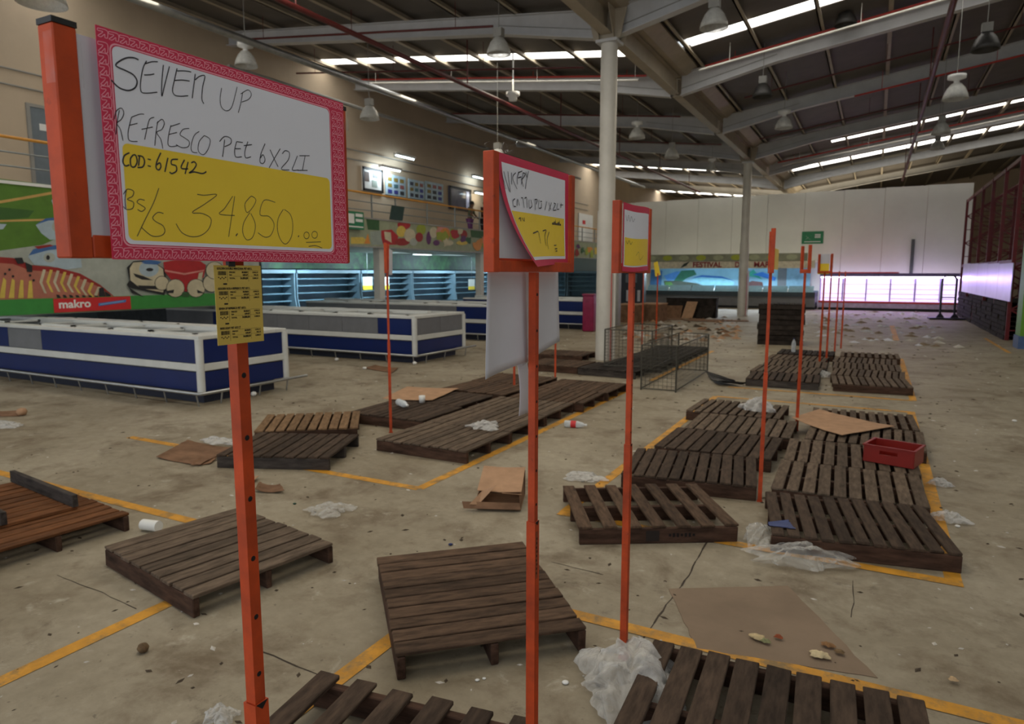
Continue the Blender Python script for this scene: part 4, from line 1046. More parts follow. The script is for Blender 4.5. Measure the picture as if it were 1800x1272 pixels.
z5 = zf(1300, 680, 420 / 1619); z6 = zf(1060, 670, 380 / 1800); z7 = zf(340, 620, 340 / 1800); z8 = zf(580, 640, 0.3); z4 = zf(960, 820, 400 / 1800)
GR, GL = 'pallets laid in the right hand bay', 'pallets laid in the left hand bay'
GF = 'loose pallets near the camera'
fit('brown pallet lying alone in front, crossed by the second stand post', [(660, 978), (692, 1140), (1033, 1100), (928, 958)], n=10, gap=0.016, group=GF)
fit('greyish brown pallet just behind the nearest orange post', [(187, 955), (335, 1052), (584, 950), (420, 895)], n=9, gap=0.022, wood=M_WOODG, group=GF)
pallet('wide brown pallet cut by the left picture edge, with an upturned pallet on it', -5.7, 2.7, -5, n=10, gap=0.02, wood=M_WOODR, group=GF)
# upturned pallet lying on it: slats below, stringers up
r = thing('pallet', 'reddish upturned pallet with its grey stringers standing up, on another pallet', 'pallet', (-6.13, 2.58, 0.146), math.radians(-6), GF)
d = MB()
for k in range(9): d.box((-0.53 + k * 0.1325, 0, 0.011), (0.11, 1.0, 0.022), M_WOODR, None, 0.002, RNG)
d.build('deck', r, bevel=0.003)
for x in (-0.48, 0.0, 0.48):
    MB().box((0.0, x, 0.022 + 0.05), (1.2, 0.042, 0.1), M_STRG, None, 0.002, RNG).build('stringer', r, bevel=0.004)
r.rotation_euler = (0, 0, math.radians(-6.7))
fit('frontmost dark pallet of the right bay, blue sheet on its corner', [(1355, 935), (1700, 970), (1640, 885), (1340, 870)], off=(-0.02, -0.01), deg=10, n=11, gap=0.026, wood=M_WOODD, group=GR)
fit('second pallet of the right bay, right column, behind the one with the blue sheet', [z5(222, 690), z5(1335, 820), z5(1210, 600), z5(240, 510)], off=(0, 0.05), deg=2, n=10, gap=0.026, wood=M_WOODG, group=GR)
fit('third pallet of the right bay, right column, carrying the red crate', [z5(270, 490), z5(1220, 590), z5(1200, 430), z5(350, 345)], n=10, gap=0.028, wood=M_WOODG, group=GR)
pallet('fourth pallet of the right bay, right column, partly under cardboard', 0.0, 8.76, -1, n=11, gap=0.03, wood=M_WOODG, group=GR)
pallet('last pallet of the right bay, right column, behind the cardboard', -0.04, 9.8, 2, n=11, gap=0.04, wood=M_WOODG, group=GR)
fit('front grey pallet of the right bay, left column', [z6(90, 770), z6(1225, 885), z6(1330, 640), z6(300, 560)], off=(0, 0.04), n=11, gap=0.018, wood=M_WOODD, group=GR)
fit('second pallet of the right bay, left column', [z6(405, 530), z6(1340, 635), z6(1500, 480), z6(690, 390)], n=10, gap=0.02, wood=M_WOODD, group=GR)
pallet('third pallet of the right bay, left column', -1.36, 8.68, 1, n=10, gap=0.022, wood=M_WOODG, group=GR)
fit('last pallet of the right bay, left column, with a clear bag on it', [z6(650, 225), z6(1440, 300), z6(1600, 215), z6(860, 150)], n=11, gap=0.03, wood=M_WOODG, group=GR)
SPC = fit('brown pallet with seven widely spaced slats beside the third stand post', [z4(290, 455), z4(1580, 440), z4(1200, 115), z4(120, 135)], off=(0.0, -0.06), n=7, gap=0.083, wood=M_WOOD, group=GF)
sten = MB()
for k in range(7): sten.box((0.08 + 0.03 * k, -0.5015, 0.066), (0.018, 0.001, 0.03 if k % 3 else 0.02), M_HOLE)
sten.box((-0.05, -0.5012, 0.062), (0.1, 0.001, 0.08), mat('stain_black', S(40, 32, 28), 0.9))
sten.build('stencil_mark', SPC)
pallet('dark pallet with wide gaps at the bottom edge between two posts', -1.6, 1.79, 8, n=6, gap=0.085, wood=M_WOODD, L=1.07, over=0.06, group=GF)
pallet('dark brown pallet at the bottom edge under the crumpled plastic', -0.27, 2.78, 3, n=9, gap=0.03, wood=M_WOODD, group=GF)
fit('grey front pallet of the pair beside the flattened cardboard', [z7(205, 940), z7(1300, 965), z7(1525, 765), z7(610, 745)], n=10, gap=0.02, wood=M_WOODD, strm=M_STRG, group=GL)
fit('pale tan pallet tucked behind the grey one', [z7(600, 735), z7(1570, 700), z7(1495, 555), z7(600, 590)], off=(-0.03, 0.07), n=10, gap=0.024, wood=M_WOODT, group=GL)
pallet('front pallet of the left bay beside the yellow corner, nearest', -4.3, 6.47, 0, n=10, gap=0.018, wood=M_WOODG, group=GL)
pallet('second pallet of the left bay, with a scrap of plastic on it', -4.32, 7.48, 0.5, n=10, gap=0.018, wood=M_WOODG, group=GL)
pallet('third pallet of the left bay behind the plastic scrap', -4.34, 8.49, 1, n=10, gap=0.02, wood=M_WOODG, group=GL)
pallet('fourth pallet of the left bay along the yellow line', -4.24, 9.52, 2, n=10, gap=0.02, wood=M_WOOD, group=GL)
pallet('last pallet of the left bay along the yellow line', -4.22, 10.53, 1, n=12, gap=0.01, wood=M_WOOD, group=GL)
pallet('dark pallet under the clear bottle, left bay, rear column', -5.6, 7.48, 1, n=10, gap=0.014, wood=M_WOODD, group=GL)
pallet('pallet half under the tan cardboard sheet, left bay, rear column', -5.68, 8.5, 0, n=10, gap=0.018, wood=M_WOODD, group=GL)
pallet('first of two rear brown pallets beyond the tan cardboard sheet', -5.55, 9.62, -2, n=11, gap=0.016, wood=M_WOOD, group=GL)
pallet('second of two rear brown pallets beyond the tan cardboard sheet', -5.56, 10.63, 0, n=11, gap=0.016, wood=M_WOOD, group=GL)
# farther left bay round the nearer column
GB = 'dark pallets round the nearer column'
for i, (x, y, lab) in enumerate(((-5.75, 13.05, 'brown pallet right in front of the nearer column'), (-4.5, 12.95, 'dark pallet at the front of the platform inside the wire cage'), (-4.32, 13.97, 'second dark pallet of the platform inside the wire cage'),
                                 (-4.3, 15.0, 'third dark pallet of the platform, beside the nearer column'), (-4.3, 16.05, 'fourth dark pallet of the platform behind the nearer column'), (-4.28, 17.1, 'last dark pallet of the platform behind the wire cage'))):
    pallet(lab, x, y, RNG.uniform(-3, 3), n=11, gap=0.012, wood=M_WOOD if i == 0 else M_WOODK, strm=M_STR if i == 0 else M_STRG, group=GB)
pallet('small brown pallet left of the nearer column foot', -6.4, 14.75, 3, n=10, gap=0.02, wood=M_WOOD, group=GB)
# farther right bay
GS = 'pallets in the second right hand bay'
rows = ['front', 'second', 'third', 'fourth']
for k in range(4):
    pallet('%s pallet of the farther right bay, left column' % rows[k], -1.4 + 0.03 * (-1) ** k, 13.15 + 1.03 * k, 2 * (-1) ** k, n=10, gap=0.028, wood=M_WOODG if k else M_WOODD, strm=M_STRG, group=GS)
for k in range(4):
    pallet('%s pallet of the farther right bay, right column' % rows[k], 0.02 - 0.04 * k, 13.3 + 1.03 * k, (5, -2, 1, -1)[k], n=11, gap=0.03, wood=M_WOODG, strm=M_STR, group=GS)
pallet('dark pallet at the back of the farther right bay, left column', -1.35, 17.5, 0, n=10, gap=0.02, wood=M_WOODK, group=GS)
pallet('pallet at the back of the farther right bay, right column', -0.02, 17.6, 1, n=9, gap=0.06, wood=M_WOODG, group=GS)


def dup(o, loc, rotz, lab, group):
    c = o.copy(); COL.objects.link(c); c.location = loc; c.rotation_euler = (0, 0, rotz); c['label'] = lab; c['group'] = group
    for ch in list(o.children):
        e = ch.copy(); COL.objects.link(e); e.parent = c
    return c


# tall stack beside the far stands
T0 = pallet('bottom pallet of the tall dark stack behind the price stands', -2.32, 20.85, 6, n=9, gap=0.02, wood=M_WOODK, strm=M_WOODK, group='pallets of the tall dark stack')
names = ['second', 'third', 'fourth', 'fifth', 'sixth', 'seventh']
for k in range(1, 8):
    nm = 'topmost pallet of the tall dark stack behind the price stands' if k == 7 else names[k - 1] + ' pallet from the floor in the tall dark stack behind the price stands'
    dup(T0, (-2.32 + RNG.uniform(-.05, .05), 20.85 + RNG.uniform(-.05, .05), 0.1435 * k), math.radians(6 + RNG.uniform(-3, 3)), nm, 'pallets of the tall dark stack')
# black stacks along the racking
K0 = None
for j in range(10):
    for k in range(8):
        lab, grp = 'black pallet in the row of stacks along the foot of the red racking', 'black pallets along the racking'
        loc = (4.0 + RNG.uniform(-.02, .02), 25.0 + 2.75 * (j // 2) + (0.715, 2.035)[j % 2] + RNG.uniform(-.015, .015), 0.1435 * k); rz = PI / 2 + RNG.uniform(-0.015, 0.015)
        if K0 is None:
            K0 = pallet(lab, loc[0], loc[1], 90, n=9, gap=0.02, wood=M_WOODK, strm=M_WOODK, group=grp, L=1.28, Wd=0.98)
        elif not (j % 4 == 3 and k > 6):
            dup(K0, loc, rz, lab, grp)

# ------------------------------------------------------------------ yellow floor lines and cracks
ML = line_material()
tn = [1]


def line(lab, pts, w=0.1, m2=None, z=0.002):
    m = MB()
    z += 0.00035 * (tn[0] % 7)
    for si, (a, b) in enumerate(zip(pts[:-1], pts[1:])):
        a, b = Vector((*a, 0.0002 * si)), Vector((*b, 0.0002 * si)); d = (b - a).normalized(); s = Vector((-d.y, d.x, 0)) * w / 2
        n = max(1, int((b - a).length / 0.4))
        for k in range(n):
            p, q2 = a.lerp(b, k / n), a.lerp(b, (k + 1) / n)
            m.poly([p - s + Vector((0, 0, z)), q2 - s + Vector((0, 0, z)), q2 + s + Vector((0, 0, z)), p + s + Vector((0, 0, z))], m2 or ML)
    tn[0] += 1
    struct(m.build('trim_%d' % tn[0]), lab, 'floor line')


line('yellow floor line round the front and right side of the left bay', [(-8.0, 5.06), (-3.66, 5.06), (-3.66, 11.3)])
line('yellow floor line of the near left bay ending behind the lone pallet', [(-9.5, 3.5), (-4.0, 3.5)])
line('yellow floor line running out of the picture at lower left', [(-3.7, -1.0), (-3.7, 2.95)])
line('yellow floor line left of the near middle bay', [(-2.24, -1.0), (-2.24, 3.54)])
line('yellow floor line along the front of the near middle bay', [(-2.24, 3.54), (0.9, 3.54)])
line('yellow floor line along the front of the right bay', [(-2.24, 5.08), (0.62, 5.08)])
line('yellow floor line along the right side of the right bay', [(0.57, 5.03), (0.57, 11.35)])
line('yellow floor line along the left side of the right bay', [(-2.2, 5.1), (-2.2, 11.3)])
line('yellow floor line along the back of the right bay', [(-2.2, 11.3), (0.57, 11.3)])
line('yellow floor line round the farther right bay', [(-2.2, 12.35), (0.64, 12.35), (0.64, 18.4)])
line('yellow floor line round the farther left bay', [(-3.62, 12.4), (-3.62, 18)])
line('yellow dashed floor mark in the aisle before the glowing cooler', [(0.66, 23.4), (0.66, 30.0)], 0.16)
line('yellow floor edge line at the foot of the black pallet stacks', [(3.1, 21.0), (3.1, 25.5)], 0.1)
MCR = mat('crack_dark', S(60, 50, 40), 0.9, var=0.1)


def crack(lab, px, w=0.012):
    pts = [P(*p) for p in px]
    dense = []
    rc = random.Random(len(lab))
    for a, b in zip(pts[:-1], pts[1:]):
        n = max(2, int((b - a).length / 0.08))
        for k in range(n):
            p = a.lerp(b, k / n); dense.append((p.x + rc.uniform(-.006, .006), p.y + rc.uniform(-.006, .006)))
    dense.append((pts[-1].x, pts[-1].y))
    m = MB()
    for a, b in zip(dense[:-1], dense[1:]):
        a, b = Vector((*a, 0.0015)), Vector((*b, 0.0015)); d = (b - a).normalized(); s = Vector((-d.y, d.x, 0)) * w / 2 * rc.uniform(0.5, 1.2)
        m.poly([a - s, b - s, b + s, a + s], MCR)
    tn[0] += 1
    struct(m.build('trim_%d' % tn[0]), lab, 'floor joint')


crack('floor joint running past the third stand post', [(1244, 952), (1205, 1020), (1180, 1052), (1112, 1146)])
crack('floor joint left of the lone front pallet', [(462, 1145), (500, 1162), (570, 1190)], 0.01)
crack('short floor crack beside the second stand post', [(968, 987), (1010, 998), (1060, 1010)], 0.008)
crack('thin floor crack across the left floor', [(100, 1010), (180, 1042), (240, 1070)], 0.006)
crack('thin floor crack at lower left of the picture', [(1500, 1020), (1502, 1060), (1496, 1085)], 0.005)

# ------------------------------------------------------------------ price stands
HSH = 0.36


def catmull(pts, n=5):
    if len(pts) < 3: return pts
    out = []
    for i in range(len(pts) - 1):
        p0, p1, p2, p3 = pts[max(0, i - 1)], pts[i], pts[i + 1], pts[min(len(pts) - 1, i + 2)]
        for k in range(n):
            t = k / n
            out.append(tuple(0.5 * (2 * p1[j] + (p2[j] - p0[j]) * t + (2 * p0[j] - 5 * p1[j] + 4 * p2[j] - p3[j]) * t * t + (3 * p1[j] - p0[j] - 3 * p2[j] + p3[j]) * t ** 3) for j in (0, 1)))
    out.append(pts[-1])
    return out


def strokes(m, data, S3, W, H, lift, mt):
    for wmm, pts in data:
        pts = [tuple(p) for p in pts]
        if len(pts) > 2: pts = catmull(pts)
        w = wmm / 2000.0
        L3 = []
        for i, p in enumerate(pts):
            a, b = pts[max(0, i - 1)], pts[min(len(pts) - 1, i + 1)]
            du, dv = (b[0] - a[0]) * W, (b[1] - a[1]) * H
            l = math.hypot(du, dv) or 1
            nu, nv = -dv / l * w / W, du / l * w / H
            L3.append((S3(p[0] - nu, p[1] - nv, lift), S3(p[0] + nu, p[1] + nv, lift)))
        vs = [q2 for pr in L3 for q2 in pr]
        m.add(vs, [(2 * i, 2 * i + 2, 2 * i + 3, 2 * i + 1) for i in range(len(L3) - 1)], mt)


def rrect(u0, v0, u1, v1, r, n=5, asp=1.0):
    out = []
    for cx_, cy_, a0 in ((u1 - r, v1 - r * asp, 0), (u0 + r, v1 - r * asp, 90), (u0 + r, v0 + r * asp, 180), (u1 - r, v0 + r * asp, 270)):
        for k in range(n + 1):
            t = math.radians(a0 + 90 * k / n); out.append((cx_ + r * math.cos(t), cy_ + r * asp * math.sin(t)))
    return out


def stand(lab, x, y, W, H, z0, rot=0.0, sleeve=1.15, frame=True, detail=True, tw=0.030, lean=0.0, zp=0.0):
    """orange price stand; the frame lies along local y and faces +x"""
    r = thing('price_stand', lab, 'sign stand', (x, y, zp), rot, 'orange price stands')
    z0 -= zp; sleeve -= zp
    t = tw
    m = MB()
    m.box((0, 0, (sleeve - 0.05 + z0) / 2), (t * 0.86, t * 0.86, z0 - sleeve + 0.05), M_ORANGE)
    if detail:
        k = sleeve + 0.06
        while k < z0 - 0.03:
            m.lathe([(0.0055, 0), (0.0055, 0.0006), (0.0001, 0.0007)], (t * 0.43, 0, k), M_HOLE, 10, Matrix.Rotation(PI / 2, 3, 'Y')); k += 0.12
    m.build('upper_post', r, bevel=0.0015)
    lo = MB()
    lo.box((0, 0, sleeve / 2 + 0.004), (t * 1.12, t * 1.12, sleeve - 0.008), M_ORANGE)
    if detail: lo.prism([(t * 0.565, -t * 0.5, sleeve + 0.001), (t * 0.565, 0, sleeve - 0.014), (t * 0.565, t * 0.5, sleeve + 0.001)], (0.0008, 0, 0), M_HOLE)
    lo.build('lower_post', r, bevel=0.0015)
    MB().box((0, 0, 0.004), (0.046, 0.046, 0.008), M_ORANGE).build('foot_plate', r)
    if frame:
        f = MB()
        wd = 0.034
        for s in (-1, 1):
            f.box((0, s * (W / 2 - wd / 2), z0 + H / 2), (0.036, wd, H), M_ORANGE)
            f.box((-0.010, s * (W / 2 - wd - 0.008), z0 + H / 2 - 0.006), (0.006, 0.018, H - 0.03), M_ORANGE)
        f.box((0, 0, z0 + wd / 2 + 0.001), (0.036, W - 2 * wd, wd), M_ORANGE)
        f.box((-0.010, 0, z0 + wd + 0.006), (0.006, W - 2 * wd - 0.04, 0.014), M_ORANGE)
        f.build('sign_frame', r, bevel=0.002)
        if detail and tw == 0.030 and y < 1:
            for s in (-1, 1):
                MB().box((0, s * (W / 2 - wd / 2), z0 + H + 0.004), (0.037, wd + 0.001, 0.008), M_BLACK).build('end_cap', r)
    return r


def flat_card(W, H):
    return lambda u, v, l: Vector((l, (u - 0.5) * W, v * H))


# first stand, the big handwritten card
st = stand('nearest orange price stand with the big handwritten soft drink card', -1.05, 0.885, 0.60, 0.325, 2.022, 0.0, sleeve=1.15)
wc, hc = 0.524, 0.336
SF = flat_card(wc, hc)
cb = MB().box((0, 0, hc / 2), (0.0012, wc, hc), M_PINK)
card = cb.build('price_card', st, (0.029, 0.9015 - 0.885, 2.021))
d = MB()


def ring(pts_o, pts_i, l, mt):
    n = len(pts_o)
    d.add([SF(u, v, l) for u, v in pts_o] + [SF(u, v, l) for u, v in pts_i], [(i, (i + 1) % n, n + (i + 1) % n, n + i) for i in range(n)], mt)


d.poly([SF(u, v, 0.0009) for u, v in rrect(0.035, 0.06, 0.922, 0.945, 0.022, 5, wc / hc)], M_PINKL)
d.poly([SF(u, v, 0.0011) for u, v in rrect(0.0385, 0.0655, 0.9185, 0.9395, 0.021, 5, wc / hc)], M_PINK)
d.poly([SF(u, v, 0.0013) for u, v in rrect(0.0415, 0.07, 0.9155, 0.935, 0.020, 5, wc / hc)], M_CARD)
yl = rrect(0.052, 0.088, 0.905, 0.52, 0.018, 5, wc / hc)
d.poly([SF(u, v, 0.0015) for u, v in yl], M_YEL)
d.build('printed_panel', card)
m = MB()
strokes(m, HAND_A, SF, wc, hc, 0.0018, M_INK)
m.build('handwriting', card)
# arrow pattern of the border
m = MB()
pat = []


def arrow(u, v, su, sv):
    f = lambda a, b: (u + a * su, v + b * sv)
    return [(0.9, [f(.05, .92), f(.9, .92), f(.9, .08)]), (0.9, [f(.05, .92), f(.05, .66), f(.5, .66), f(.02, .06)]), (0.9, [f(.02, .06), f(.3, .02), f(.66, .44), f(.66, .08), f(.9, .08)])]


cu_, cv_ = 0.0165 / wc, 0.0155 / hc
k = 0
u = 0.004
while u < 0.985:
    pat += arrow(u, 0.962 - 0.008, cu_, cv_ * 0.8); pat += arrow(u, 0.008, cu_, cv_ * 1.0)
    u += cu_
v = 0.06
while v < 0.93:
    pat += arrow(0.002, v, cu_ * 0.98, cv_); pat += arrow(0.93, v, cu_, cv_); pat += arrow(0.93 + cu_, v, cu_ * 1.1, cv_)
    v += cv_
strokes(m, [(0.95, p) for _, p in pat for p in [p]], lambda a, b, l: SF(min(0.998, max(0.002, a)), min(0.998, max(0.002, b)), l), wc, hc, 0.0008, M_PINKL)
m.build('arrow_pattern', card)
MB().box((0.016, -0.012, 2.197), (0.001, 0.54, 0.287), M_PAPER).build('backing_sheet', st)
# clear tape on the upright tops
tp = MB()
for s, z_, h_ in ((-1, 2.30, 0.07), (1, 2.325, 0.04)):
    y_ = s * (0.30 - 0.017)
    def tape_fn(u_, v_, y_=y_, z_=z_, h_=h_):
        ang = (u_ - 0.5) * 3.2
        return (0.0215 * math.copysign(min(1, abs(math.cos(ang)) * 1.6), math.cos(ang)), y_ + 0.0195 * math.copysign(min(1, abs(math.sin(ang)) * 1.6), math.sin(ang)) , z_ + (v_ - 0.5) * h_ + 0.002 * noise.noise(Vector((u_ * 9, v_ * 9, 3))))
    MB().grid(tape_fn, 14, 8, M_TAPE).build('tape', st)

# printed yellow label strip on the first post
rs = thing('price_label', 'yellow printed label strip taped to the nearest orange post', 'label', (-1.028, 0.876, 1.872))
lw_, lh_ = 0.104, 0.142
MB().box((0, 0, lh_ / 2), (0.0008, lw_, lh_), mat('label_yellow', S(206, 178, 84), 0.6, var=0.03)).build('label_paper', rs)
M_PRN = mat('print_black', S(34, 30, 26), 0.7, var=0.02)
prods = ['GOLDEN DOUBLE MANZANA PET 6X2 L', 'GOLDEN KOLA REFRESCO PET 6X2 L', 'SEVEN UP REFRESCO PET 6X2 L', 'PEPSI LIGHT PET 6X2 LT']
bars = MB(); rb_ = random.Random(4)
ry = (PI / 2, 0, PI / 2)
for k in range(4):
    zt_ = 0.138 - k * 0.0355
    text('lettering', prods[k], 0.0052, M_PRN, rs, (0.0006, -0.046, zt_ - 0.002), ry, ext=0.0001, bold=0.0002, sx=0.82, align='LEFT')
    for j, (t1, t2, t3) in enumerate((('PRECIO', '30.258,93', '5.043,15'), ('IVA', '4.591,07', '765,18'), ('TOTAL', '34.850,00', '5.808,33'))):
        z_ = zt_ - 0.0085 - 0.0048 * j - (0.0012 if j == 2 else 0)
        text('lettering', t1, 0.0038, M_PRN, rs, (0.0006, -0.02, z_), ry, ext=0.0001, bold=0.00012, align='LEFT')
        text('lettering', t2, 0.0040 if j < 2 else 0.0052, M_PRN, rs, (0.0006, 0.021, z_), ry, ext=0.0001, bold=0.0002, align='RIGHT', sx=0.85)
        text('lettering', t3, 0.0038, M_PRN, rs, (0.0006, 0.045, z_), ry, ext=0.0001, bold=0.00012, align='RIGHT')
    y_ = -0.044
    while y_ < -0.0265:
        w_ = rb_.choice((0.0004, 0.0007, 0.001)); bars.bbox((0.0004, y_, zt_ - 0.0135), (0.0007, y_ + w_, zt_ - 0.0065), M_PRN); y_ += w_ + rb_.choice((0.0005, 0.0008))
    for q2 in range(5):
        bars.bbox((0.0004, -0.044 + q2 * 0.0036, zt_ - 0.0185 - 0.002 * (q2 % 2)), (0.0007, -0.0418 + q2 * 0.0036, zt_ - 0.0165 - 0.002 * (q2 % 2)), M_PRN)
    bars.bbox((0.0004, -0.0245, zt_ - 0.025), (0.0006, -0.0242, zt_ - 0.006), M_PRN).bbox((0.0004, 0.0225, zt_ - 0.025), (0.0006, 0.0228, zt_ - 0.006), M_PRN).bbox((0.0004, -0.012, zt_ - 0.0158), (0.0006, 0.046, zt_ - 0.0155), M_PRN).bbox((0.0004, -0.01, zt_ - 0.0055), (0.0006, 0.046, zt_ - 0.0052), M_PRN)
    if k < 3: bars.bbox((0.0004, -0.034, zt_ - 0.0305), (0.0007, -0.026, zt_ - 0.0278), M_PRN)
bars.build('bar_code', rs)
tag(MB().box((0, 0, 0), (0.008, 0.014, 0.012), M_BLACK).build('binder_clip', None, (-1.03, 0.862, 2.0175)), 'small black clip between the big card and the yellow label strip', 'clip')

# second stand, card with its corner curling forward
st = stand('second orange price stand, its card curling forward at the lower corner', -1.0, 2.045, 0.60, 0.345, 2.003, 0.0, sleeve=1.15)
wc2, hc2 = 0.528, 0.318


def S_curl(u, v, l):
    # the lower near corner has come loose and rolls over towards the far side
    e = max(0.0, 1 - v * 1.02)
    sft = 0.35 * e ** 2.5
    c = max(0.0, 1 - u) ** 1.6 * e
    return Vector((-0.004 + l + 0.045 * c * (0.4 + 0.6 * math.sin(min(1, e) * PI / 2)), (u + (1 - u) * sft - 0.5) * wc2, v * hc2 + 0.012 - 0.012 * c))


cm = MB()
N1, N2 = 26, 20
cells = {}
for nm_, u0, v0, u1, v1, l, mt in (('a', 0, 0, 1, 1, 0, M_PINK), ('b', 0.05, 0.06, 0.94, 0.92, 0.0008, M_CARD), ('c', 0.06, 0.09, 0.92, 0.5, 0.0014, M_YEL)):
    cm.grid(lambda a, b, u0=u0, v0=v0, u1=u1, v1=v1, l=l: S_curl(u0 + (u1 - u0) * a, v0 + (v1 - v0) * b, l), N1, N2, mt)
card = cm.build('price_card', st, (0.012, -0.002, 2.02))
m = MB()
strokes(m, HAND_B, lambda u, v, l: S_curl(u, v, l), wc2, hc2, 0.003, M_INK)
for k in range(7):
    m.poly([S_curl(a, b, 0.003) for a, b in ((0.69 + 0.024 * k, 0.42), (0.708 + 0.024 * k, 0.42), (0.708 + 0.024 * k, 0.44 + 0.02 * (k % 3)), (0.69 + 0.024 * k, 0.44))], M_INK)
m.build('handwriting', card)
MB().box((0.004, 0, 2.185), (0.001, 0.50, 0.28), M_PAPER).build('backing_sheet', st)
w = MB(); rw = random.Random(2)
for k in range(7):
    p = Vector((0.01, -0.27 + 0.008 * k, 2.352)); pts = [p]
    for q2 in range(6):
        p = p + Vector((rw.uniform(-.02, .02), rw.uniform(-.012, .028), rw.uniform(-0.006, 0.02) - 0.004 * q2)); pts.append(p)
    w.tube(pts, 0.0016, M_TAPE, 5)
w.build('tape', st)
MB().box((0.0171, -0.004, 1.03), (0.0006, 0.016, 0.17), mat('sticker_brown', S(150, 70, 36), 0.6)).build('post_sticker', st)
sm_ = MB()
for k in range(9): sm_.box((0.0176, -0.004 + 0.002 * (k % 3 - 1), 0.965 + 0.0155 * k), (0.0004, 0.006, 0.008), M_HOLE)
sm_.build('sticker_print', st)
# white papers hanging behind and below the second frame
def sheet(lab, fn, nu=10, nv=12, mt=None):
    o = MB().grid(fn, nu, nv, mt or M_PAPER, True, (-0.0008, 0, 0)).build('paper_sheet')
    return tag(o, lab, 'paper')


sheet('left one of the white sheets hanging under the second sign frame', lambda u, v: (-1.035 - 0.012 * math.sin(u * 3 + v), 1.80 + u * 0.255, 2.02 - v * (0.345 - 0.03 * u) + 0.0 * u))
sheet('right one of the white sheets hanging under the second sign frame', lambda u, v: (-1.045 - 0.012 * math.sin(u * 2 + v), 2.075 + u * 0.29, 2.02 - v * (0.335 - 0.06 * u)))
sheet('narrow white strip hanging below the white sheets of the second stand', lambda u, v: (-1.075 + 0.01 * math.sin(v * 3), 2.06 + u * 0.075 + 0.02 * v, 1.72 - v * 0.215))

# third stand
st = stand('third orange price stand with a blank looking white and yellow card', -1.05, 3.235, 0.50, 0.325, 2.0, 0.0, sleeve=1.15)
wc3, hc3 = 0.40, 0.31
S3 = lambda u, v, l: Vector((0.02 + l + 0.012 * math.sin(u * 3), (u - 0.5) * wc3, v * hc3 - 0.004 * math.sin(u * 5)))
cm = MB()
for u0, v0, u1, v1, l, mt in ((0, 0, 1, 1, 0, M_PINK), (0.03, 0.07, 0.95, 0.9, 0.001, M_CARD), (0.05, 0.09, 0.93, 0.5, 0.002, M_YEL)):
    cm.grid(lambda a, b, u0=u0, v0=v0, u1=u1, v1=v1, l=l: S3(u0 + (u1 - u0) * a, v0 + (v1 - v0) * b, l), 10, 8, mt)
card = cm.build('price_card', st, (0.0, -0.01, 2.01))
m = MB()
strokes(m, [(2.0, [(0.06, .82), (.1, .74), (.14, .83), (.18, .74), (.22, .82), (.27, .75), (.33, .8)]), (2.2, [(.08, .45), (.12, .41), (.17, .46), (.22, .41), (.27, .45)]), (1.4, [(.4, .25), (.5, .3), (.55, .18), (.7, .24)])], S3, wc3, hc3, 0.003, M_INK)
m.build('handwriting', card)

# farther stands
st = stand('orange stand with an edge on frame in the middle of the right bay', -0.79, 6.18, 0.5, 0.36, 2.0, math.radians(9), detail=False)
MB().prism([(0.02, -0.18, 2.03), (0.06, 0.12, 2.03), (0.06, 0.12, 2.2), (0.02, -0.18, 2.2)], (0.002, 0, 0), M_YEL).build('price_card', st)
st = stand('orange stand with an empty open frame behind the big cardboard sheet', -0.78, 9.27, 0.44, 0.34, 2.0, math.radians(17), detail=False)
st = stand('orange stand with edge on frame and a small white paper in the left bay', -5.31, 6.76, 0.45, 0.36, 2.0, math.radians(34), detail=False)
MB().prism([(0.02, 0.02, 1.98), (0.05, 0.15, 1.98), (0.06, 0.12, 2.28), (0.03, 0.0, 2.3)], (0.002, 0, 0), M_PAPER).build('paper_scrap', st)
p = P(1440, 646)
st = stand('farther orange stand with a white and yellow card before the glowing cooler', p.x, p.y, 0.44, 0.4, 2.0, math.radians(40), detail=False)
MB().bbox((0.02, -0.1, 1.98), (0.025, 0.26, 2.2), M_YEL).bbox((0.02, -0.1, 2.2), (0.025, 0.26, 2.4), M_PAPER).build('price_card', st)
for k, (bx, by, tx, lab) in enumerate(((1452, 640, 0, 'thin orange stand right of the farther stand with the card'), (1467, 618, 0, 'thin orange stand, second from the right before the glowing cooler'), (1478, 612, 0, 'thin orange stand farthest right before the glowing cooler'))):
    p = P(bx, by); stand(lab, p.x, p.y, 0.05, 0.3, 2.05, 0, frame=False, detail=False, tw=0.035)
    o = bpy.data.objects
for bx, by, lab, rt in ((904, 691, 'slim orange post seen below the hanging papers, nearer one', 20), (976, 664, 'slim orange post seen right of the hanging papers', 18), (1128, 620, 'thin orange stand inside the wire cage', 10), (1153, 600, 'orange stand with a yellow card scrap behind the wire cage', 60)):
    p = P(bx, by)
    st = stand(lab, p.x, p.y, 0.42, 0.36, 2.0, math.radians(rt), frame=lab.startswith('slim'), detail=False)
    if 'scrap' in lab: MB().prism([(0.02, -0.1, 1.95), (0.02, 0.12, 1.9), (0.02, 0.2, 2.3), (0.02, 0.05, 2.35)], (0.004, 0, 0), M_YEL).build('price_card', st)

